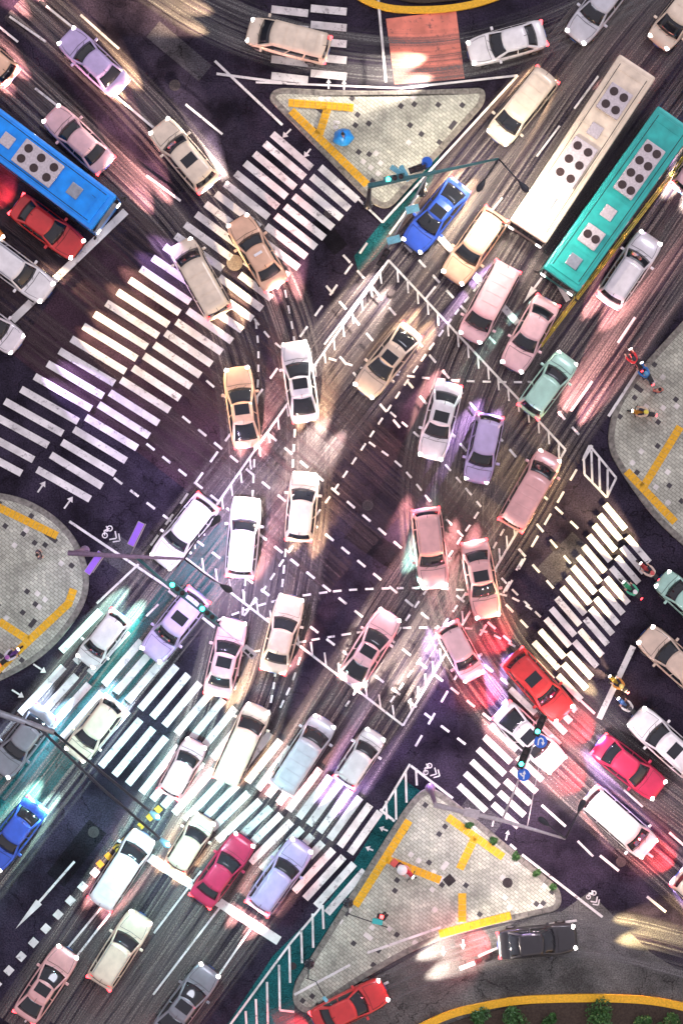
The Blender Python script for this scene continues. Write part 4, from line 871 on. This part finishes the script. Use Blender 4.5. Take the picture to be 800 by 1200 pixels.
# big double lamp bottom left
m5 = mast('street_lamp', -48, 817, 9.0, 'pale blue double-armed street lamp reaching in from the left edge', 'street lamp', M['steel'], .16)
m5.location.z = .0
q = lambda x, y, z: local(m5, P(x, y, z))
part_tube('mast_arm', M['steel'], m5, [q(-48, 817, 8.9), q(0, 836, 9.2), q(64, 858, 9.4)], [.20, .19, .15])
for pts in (((62, 857), (120, 905), (176, 951)), ((30, 848), (48, 855), (120, 924), (188, 983))):
    part_tube('lamp_arm', M['dark'], m5, [q(x, y, 9.4) for x, y in pts], .075, 8)
    lamp_head(m5, q(*pts[-2], 9.4), q(*pts[-1], 9.4), M['csign'], ((.40, .95, 1), 3200), .42)
bm = bmesh.new(); box(bm, (0, 0, 0), (.2, .14, .06), 0, .02)
for x, y in ((185, 957), (197, 990)):
    o = plate('beacon', M['luma'], m5, q(x, y, 9.65), (.16, .16, .10), 0)
bm.free()
# pedestrian signal and camera pole on the bottom island
m6 = mast('pedestrian_signal', 408, 1071, 3.4, 'slim pedestrian signal with a turquoise head on the bottom island', 'pedestrian signal', M['dark'], .05)
q = lambda x, y, z: local(m6, P(x, y, z))
part_tube('arm', M['dark'], m6, [q(408, 1071, 3.4), q(454, 1087, 3.4)], .03, 8)
plate('signal_head', mat('turquoise_plastic', (.05, .5, .48), .5, vary=.1), m6, q(442, 1080, 3.5), (.6, .32, .2), R(-12)); h = plate('signal_head', M['black'], m6, q(447, 1074, 3.5), (.55, .28, .2), R(-12)); plate('signal_lens', M['sred'], h, (.0, .0, .11), (.2, .2, .03), 0)
m7 = mast('camera_pole', 361, 1147, 4.0, 'thin curved camera pole near the tip of the bottom island', 'camera pole', M['dark'], .045)
q = lambda x, y, z: local(m7, P(x, y, z))
part_tube('arm', M['dark'], m7, [q(358, 1146, 4.0), q(370, 1150, 4.1), q(380, 1168, 4.1)], .03, 8); plate('camera', M['csign'], m7, q(381, 1171, 4.1), (.35, .2, .15), R(-50))

# yellow guard rail along the top right carriageway
gr = empty('guard_rail', P(708, 305)); tag(gr, 'yellow metal guard rail dividing the top right carriageways', 'guard rail')
A = P(800, 186); B = P(633, 404); n = 12; d = (B - A).normalized(); side = Vector((-d.y, d.x, 0))
for z, o_, r in ((.95, 0, .035), (.62, .10, .025), (.62, -.10, .025), (.3, .10, .025), (.3, -.10, .025)):
    part_tube('rail', M['rail'], gr, [local(gr, A + Vector((0, 0, z)) + side * o_), local(gr, B + Vector((0, 0, z)) + side * o_)], r, 8)
for i in range(n + 1):
    c = local(gr, A.lerp(B, i / n)); bm = bmesh.new(); lathe(bm, [(.16, 0), (.16, .05), (.04, .08), (.04, 1.0), (.055, 1.02), (.01, 1.05)], 10, c=c)
    for s_ in (1, -1): box(bm, tuple(c + side * .06 * s_ + Vector((0, 0, .46))), (.05, .14, .05), math.atan2(d.y, d.x))
    link('post', fixn(bm), M['rail'], gr)
# painted traffic cone / drum at the end of the centre line
dr = empty('traffic_drum', P(141, 994)); tag(dr, 'black and yellow traffic drum at the head of the centre line', 'traffic drum')
bm = bmesh.new(); lathe(bm, [(.38, 0), (.38, .1), (.3, .12), (.27, .5), (.25, .9), (.12, .95), (.01, .95)], 24); link('drum', fixn(bm), M['black'], dr, True)
for z, r in ((.3, .292), (.62, .268)):
    bm = bmesh.new(); lathe(bm, [(r - .03, z), (r + .004, z), (r - .006, z + .14), (r - .04, z + .14)], 24); link('reflective_band', fixn(bm), M['rail'], dr)
bm = bmesh.new(); lathe(bm, [(.17, .955), (.17, .975), (.08, .975), (.02, .97)], 20); link('lid', fixn(bm), M['rail'], dr)

# ------------------------------------------------------------------ people and scooters
def skinned(name, joints, edges, m, parent=None, sub=2, color=None, root=0):
    me = bpy.data.meshes.new(name); me.from_pydata([j[:3] for j in joints], edges, []); me.materials.append(m)
    o = bpy.data.objects.new(name, me); COL.objects.link(o)
    o.modifiers.new('skin', 'SKIN')
    if not me.skin_vertices:
        bpy.context.view_layer.objects.active = o
    sv = me.skin_vertices[0].data
    for i, j in enumerate(joints):
        r = j[3] if len(j) > 3 else .05; sv[i].radius = (r, r); sv[i].use_root = (i == root)
    o.modifiers['skin'].use_smooth_shade = True
    sb = o.modifiers.new('sub', 'SUBSURF'); sb.levels = sb.render_levels = sub
    if parent: o.parent = parent
    if color: o.color = (*color, 1)
    return o
def person(px, py, ang, pose, top, legs, label, hat=None, group=None, z=.145, hair=True):
    """standing, walking or riding figure facing local +X; body is one skinned mesh, clothes are children"""
    w0 = P(px, py, 1.0); root_loc = Vector((w0.x, w0.y, z))
    ride = pose == 'ride'; hz = .82 if ride else .93
    j = [(0, 0, hz, .13)]; e = []
    def add(p, par): j.append(p); e.append((par, len(j) - 1)); return len(j) - 1
    fx = .10 if ride else .0
    spine = add((fx * .4, 0, hz + .22, .125), 0); chest = add((fx, 0, hz + .44, .145), spine); neck = add((fx + .03, 0, hz + .60, .055), chest)
    hd = add((fx + .05, 0, hz + .70, .085), neck); add((fx + .05, 0, hz + .80, .088), hd)
    arm_ix, leg_ix = [], []
    for s_ in (1, -1):
        sh = add((fx, s_ * .19, hz + .50, .062), chest)
        if ride: el = add((fx + .22, s_ * .27, hz + .26, .045), sh); wr = add((fx + .42, s_ * .26, hz + .22, .03), el); hp = add((fx + .48, s_ * .255, hz + .225, .036), wr); fd = (1, 0, -.5)
        elif pose == 'walk': el = add((-.10 * s_, s_ * .25, hz + .22, .045), sh); wr = add((.06 - .10 * s_, s_ * .26, hz - .02, .03), el); hp = add((.08 - .10 * s_, s_ * .26, hz - .10, .036), wr); fd = (.2, 0, -1)
        else: el = add((.02, s_ * .25, hz + .22, .045), sh); wr = add((.12, s_ * .23, hz + .0, .03), el); hp = add((.16, s_ * .22, hz - .06, .036), wr); fd = (.4, 0, -1)
        hx_, hy_, hz_ = j[hp][:3]; f = Vector(fd).normalized(); sd = Vector((0, 1, 0))
        for k, l in enumerate((.065, .078, .074, .058)):
            b_ = Vector((hx_, hy_, hz_)) + sd * (k - 1.5) * .021 + f * .03; m_ = b_ + f * l * .5; t_ = m_ + (f + Vector((0, 0, -.5 if ride else -.2))).normalized() * l * .5
            a1 = add((*b_, .010), hp); a2 = add((*m_, .009), a1); add((*t_, .007), a2)
        t1 = add((hx_, hy_ - s_ * .045, hz_ - .01, .011), hp); add((hx_ + f.x * .04, hy_ - s_ * .06, hz_ + f.z * .04, .009), t1)
        arm_ix.append((sh, el, wr))
        hip = add((0, s_ * .10, hz - .06, .095), 0)
        if ride: kn = add((.40, s_ * .17, hz - .10, .065), hip); an_ = add((.36, s_ * .16, hz - .50, .042), kn); add((.50, s_ * .17, hz - .54, .035), an_)
        elif pose == 'walk': kn = add((.14 * s_ + .05, s_ * .10, .50, .06), hip); an_ = add((.22 * s_ - .06, s_ * .10, .09, .04), kn); add((.22 * s_ + .10, s_ * .11, .035, .034), an_)
        else: kn = add((.03, s_ * .11, .50, .06), hip); an_ = add((0, s_ * .12, .09, .04), kn); add((.15, s_ * .14, .035, .034), an_)
        leg_ix.append((hip, kn, an_))
    body = skinned('person', j, e, M['skin']); body.location = root_loc; body.rotation_euler = (0, 0, ang); tag(body, label, 'person', group)
    g = lambda i, r: (*j[i][:3], r)
    tj = [g(0, .155), g(spine, .15), g(chest, .172)]; te = [(0, 1), (1, 2)]
    for sh, el, wr in arm_ix:
        n0 = len(tj); tj += [g(sh, .085), g(el, .065), (*Vector(j[el][:3]).lerp(Vector(j[wr][:3]), .85), .05)]; te += [(2, n0), (n0, n0 + 1), (n0 + 1, n0 + 2)]
    skinned('jacket', tj, te, M['cloth'], body, 2, top)
    lj = [g(0, .15)]; le = []
    for hip, kn, an_ in leg_ix:
        n0 = len(lj); lj += [g(hip, .115), g(kn, .085), (*Vector(j[kn][:3]).lerp(Vector(j[an_][:3]), .95), .06)]; le += [(0, n0), (n0, n0 + 1), (n0 + 1, n0 + 2)]
    skinned('trousers', lj, le, M['cloth'], body, 2, legs)
    hc = Vector(j[5][:3])
    if hat:
        bm = bmesh.new(); kind, col = hat
        if kind == 'cone': lathe(bm, [(.30, 0), (.30, .012), (.16, .09), (.02, .17)], 24, c=hc + Vector((0, 0, .02)))
        elif kind == 'helmet': bmesh.ops.create_uvsphere(bm, u_segments=18, v_segments=12, radius=.135, matrix=Matrix.Translation(hc + Vector((-.01, 0, .0))) @ Matrix.Diagonal((1.1, .95, .95, 1)))
        o = link('conical_hat' if kind == 'cone' else 'helmet', fixn(bm), M['plastic'], body, True); o.color = (*col, 1)
    elif hair:
        bm = bmesh.new(); bmesh.ops.create_uvsphere(bm, u_segments=16, v_segments=10, radius=.105, matrix=Matrix.Translation(hc + Vector((-.022, 0, .012)))); link('hair', fixn(bm), M['hair'], body, True)
    # face
    bm = bmesh.new()
    for s_ in (1, -1): bmesh.ops.create_uvsphere(bm, u_segments=8, v_segments=6, radius=.012, matrix=Matrix.Translation(hc + Vector((.078, s_ * .032, -.04))))
    link('eyes', bm, M['hair'], body)
    return body
def poncho(body, col, l=.95):
    bm = bmesh.new(); n = 26; prof = [(.10, 1.50), (.24, 1.42), (.34, 1.15), (.44, .85), (.52, .6)]; rings = []
    for r, z in prof: rings.append([bm.verts.new(((r * (1 + .10 * math.sin(k * 5 * 2 * math.pi / n) * (z < 1.3))) * math.cos(2 * math.pi * k / n) * 1.15, r * math.sin(2 * math.pi * k / n), z)) for k in range(n)])
    for a, b in zip(rings, rings[1:]):
        for k in range(n): bm.faces.new((a[k], a[(k + 1) % n], b[(k + 1) % n], b[k]))
    o = link('poncho', fixn(bm), M['plastic'], body, True); o.color = (*col, 1); md = o.modifiers.new('t', 'SOLIDIFY'); md.thickness = .01
def scooter(px, py, ang, col, label, z=.012, crate=None):
    w0 = P(px, py, .5); root = empty('scooter', (w0.x, w0.y, z), ang); tag(root, label, 'scooter', 'scooters by the islands')
    loc = lambda nm, bm, m, c=None, par=root, sm=True: (lambda o: (setattr(o, 'color', (*(c or (1, 1, 1)), 1)), o)[1])(link(nm, fixn(bm), m, par, sm))
    o = skinned('body_shell', [(-.75, 0, .62, .10), (-.45, 0, .60, .15), (-.15, 0, .52, .15), (.10, 0, .32, .15), (.38, 0, .34, .14), (.50, 0, .62, .13), (.46, 0, .88, .08)], [(i, i + 1) for i in range(6)], M['plastic'], root, 2, col)
    bm = bmesh.new(); box(bm, (-.38, 0, .77), (.68, .28, .10), 0, .04); loc('seat', bm, M['black'])
    for x in (-.60, .62):
        bm = bmesh.new(); lathe(bm, [(.12, -.05), (.20, -.05), (.235, -.03), (.235, .03), (.20, .05), (.12, .05)], 20, mtx=Matrix.Translation((x, 0, .235)) @ Matrix.Rotation(R(90), 4, 'X')); t = loc('wheel', bm, M['rubber'])
        bm = bmesh.new(); lathe(bm, [(.115, -.055), (.115, .055)], 12, mtx=Matrix.Translation((x, 0, .235)) @ Matrix.Rotation(R(90), 4, 'X')); link('rim', fixn(bm), M['rim'], t)
    bm = bmesh.new(); tube(bm, [(.40, .34, .98), (.47, .2, 1.0), (.49, 0, .96), (.47, -.2, 1.0), (.40, -.34, .98)], .02, 8); loc('handlebar', bm, M['black'])
    bm = bmesh.new(); tube(bm, [(.49, 0, .95), (.60, 0, .45), (.62, 0, .24)], .03, 8); loc('fork', bm, M['steel'])
    bm = bmesh.new(); box(bm, (.60, 0, .80), (.08, .20, .12), 0, .03); loc('headlight', bm, M['lampw'])
    bm = bmesh.new(); box(bm, (-.86, 0, .62), (.06, .16, .08), 0, .02); loc('tail_light', bm, M['lampr'])
    for s_ in (1, -1):
        bm = bmesh.new(); tube(bm, [(.44, s_ * .22, 1.0), (.42, s_ * .32, 1.16)], .008, 5); mm = loc('mirror_stem', bm, M['black']); bm = bmesh.new(); box(bm, (.42, s_ * .34, 1.19), (.03, .12, .08), 0, .01); loc('mirror', bm, M['black'], None, mm)
    if crate: bm = bmesh.new(); box(bm, (-.80, 0, .92), (.36, .40, .30), 0, .03); loc('delivery_box', bm, M['plastic'], crate)
    return root
scooter(474, 1019, R(-38), (.6, .03, .05), 'red scooter carrying a rider in a white conical hat', .145, (.65, .1, .08))
person(468, 1015, R(-38), 'ride', (.75, .32, .32), (.06, .05, .08), 'person in a white conical hat riding a red scooter on the bottom island', ('cone', (.85, .83, .82)))
scooter(756, 436, R(118), (.03, .22, .6), 'blue scooter at the right island beside the red-jacketed rider')
scooter(743, 420, R(118), (.25, .03, .03), 'dark red scooter ridden by a person in a red jacket')
person(742, 424, R(118), 'ride', (.65, .04, .05), (.03, .03, .05), 'person in a red jacket riding beside the right island', ('helmet', (.03, .03, .04)), None, .012)
person(756, 441, R(118), 'ride', (.05, .2, .5), (.03, .03, .05), 'person in a blue jacket riding beside the right island', ('helmet', (.1, .35, .6)), None, .012)
scooter(751, 484, R(170), (.75, .35, .04), 'orange scooter on the pavers of the right island', .145)
person(757, 484, R(170), 'ride', (.7, .55, .4), (.05, .05, .07), 'person in a tan jacket riding an orange scooter on the right island', ('helmet', (.8, .7, .1)))
scooter(14, 768, R(40), (.2, .08, .35), 'violet scooter on the left island', .145)
person(9, 771, R(40), 'ride', (.6, .55, .62), (.04, .03, .06), 'person in a pale jacket riding a violet scooter on the left island', ('helmet', (.35, .12, .4)))
for x, y, c, tc_, hc_, l1, l2 in [(722, 800, (.75, .5, .05), (.7, .3, .06), (.85, .7, .2), 'yellow scooter waiting at the lower right stop line', 'person in an orange jacket on a yellow scooter at the stop line'),
                        (738, 690, (.05, .45, .2), (.1, .5, .3), (.85, .85, .85), 'green scooter between the crosswalk and the mint compact car', 'person in a green jacket riding beside the lower right crosswalk'),
                        (732, 826, (.1, .25, .6), (.8, .78, .75), (.05, .05, .06), 'blue scooter beside the white off-roader at the stop line', 'person in a white shirt and black helmet riding a blue scooter'),
                        (758, 668, (.5, .05, .05), (.75, .6, .5), (.6, .1, .1), 'dark red scooter below the right traffic island', 'person in a beige jacket and red helmet below the right island')]:
    scooter(x, y, R(138), c, l1); person(x + 6, y + 5, R(138), 'ride', tc_, (.04, .04, .06), l2, ('helmet', hc_), None, .012)
bp_ = person(402, 160, R(190), 'walk', (.02, .2, .6), (.03, .03, .05), 'person in a blue rain poncho walking on the top island'); poncho(bp_, (.0, .26, .78))
person(770, 458, R(100), 'stand', (.6, .2, .15), (.05, .05, .1), 'person in a brick red top standing on the right island')
person(449, 1073, R(-60), 'stand', (.03, .03, .04), (.02, .02, .03), 'person in black standing by the slim pedestrian signal')
person(46, 650, R(20), 'stand', (.10, .09, .12), (.03, .03, .04), 'person in dark grey standing on the left island')

# ------------------------------------------------------------------ planting
def shrub_mesh(seed, r, n):
    rnd = random.Random(seed); bm = bmesh.new()
    lobes = [(rnd.uniform(-.5, .5) * r, rnd.uniform(-.5, .5) * r, r * rnd.uniform(.35, .9), r * rnd.uniform(.35, .6)) for _ in range(6)]
    for i in range(n):
        lx, ly, lz, lr = rnd.choice(lobes); v = Vector((rnd.gauss(0, 1), rnd.gauss(0, 1), rnd.gauss(0, 1))).normalized() * lr * rnd.uniform(.6, 1.08)
        c = Vector((lx, ly, max(.05, lz * .8))) + v; c.z = abs(c.z); a = Vector((rnd.gauss(0, 1), rnd.gauss(0, 1), rnd.gauss(0, .6))).normalized(); b = a.cross(Vector((rnd.gauss(0, 1), rnd.gauss(0, 1), rnd.gauss(0, 1)))).normalized(); s_ = rnd.uniform(.05, .09)
        bm.faces.new([bm.verts.new(c + a * s_ * 1.7), bm.verts.new(c + b * s_ * .6), bm.verts.new(c - a * s_ * 1.2), bm.verts.new(c - b * s_ * .6)])
    return bm
def arc_band(name, pts, wpx, z0, z1, m, kind='structure', label=None, cat=None):
    sp = spline(pts, 8); bm = bmesh.new(); rows = []
    for i, p in enumerate(sp):
        d = (sp[min(i + 1, len(sp) - 1)] - sp[max(i - 1, 0)]).normalized(); nn = Vector((d.y, -d.x)) * wpx / 2
        rows.append([bm.verts.new(P(*(p + nn)) + Vector((0, 0, z0))), bm.verts.new(P(*(p + nn)) + Vector((0, 0, z1))), bm.verts.new(P(*(p - nn)) + Vector((0, 0, z1))), bm.verts.new(P(*(p - nn)) + Vector((0, 0, z0)))])
    for a, b in zip(rows, rows[1:]):
        for k in range(3): bm.faces.new((a[k], a[k + 1], b[k + 1], b[k]))
    bm.faces.new(rows[0]); bm.faces.new(rows[-1]); o = link(name, fixn(bm), m); tag(o, label, cat, None, kind); return o
arc_band('planting_bed', [(420, 1300), (520, 1235), (640, 1205), (760, 1207), (850, 1230)], 62, 0, .16, M['soil'])
arc_band('kerb', [(380, 1275), (500, 1200), (570, 1178), (640, 1170), (760, 1172), (860, 1195)], 9, 0, .2, M['tact'])
arc_band('kerb', [(380, -30), (440, 6), (500, 12), (560, 4), (620, -20), (690, -60)], 8, 0, .2, M['tact'])
arc_band('planting_bed', [(400, -60), (470, -22), (520, -20), (570, -30), (620, -60)], 44, 0, .16, M['soil'])
shb = []
for i, (x, y, r, pc, lb) in enumerate([(560, 1192, .7, 0, 'green shrub at the bottom edge, leftmost in the planting bed'), (604, 1190, .9, 1, 'rounded green shrub second from the left in the bottom bed'), (642, 1194, .5, 2, 'smallest green shrub, middle of the bottom bed'), (700, 1184, 1.05, 3, 'widest green shrub in the bottom bed'), (752, 1197, .65, 4, 'green shrub second from the right in the bottom bed'), (782, 1199, .8, 5, 'green shrub at the bottom right corner')]):
    t = empty('shrub', P(x, y)); t.location.z = .16; tag(t, lb, 'shrub', 'shrubs in the bottom planting bed')
    link('foliage', shrub_mesh(i, r, 900), M['leaf'], t)
    bm = bmesh.new()
    for k in range(4): tube(bm, [(0, 0, 0), (.2 * math.cos(k * 1.6), .2 * math.sin(k * 1.6), r * .8)], [.03, .012], 6)
    link('stems', bm, M['soil'], t)
for i, (x, y, lb) in enumerate([(549, 966, 'low scrubby bush on the kerb nearest the mauve mast'), (578, 984, 'low scrubby bush second along the lower island kerb'), (603, 1002, 'low scrubby bush in the middle of the lower island kerb'), (628, 1022, 'low scrubby bush second from the right tip of the kerb'), (648, 1040, 'low scrubby bush near the right tip of the bottom island')]):
    t = empty('shrub', P(x, y)); t.location.z = .14; tag(t, lb, 'shrub', 'scrub along the lower island kerb'); link('foliage', shrub_mesh(20 + i, .26, 220), M['leaf'], t)
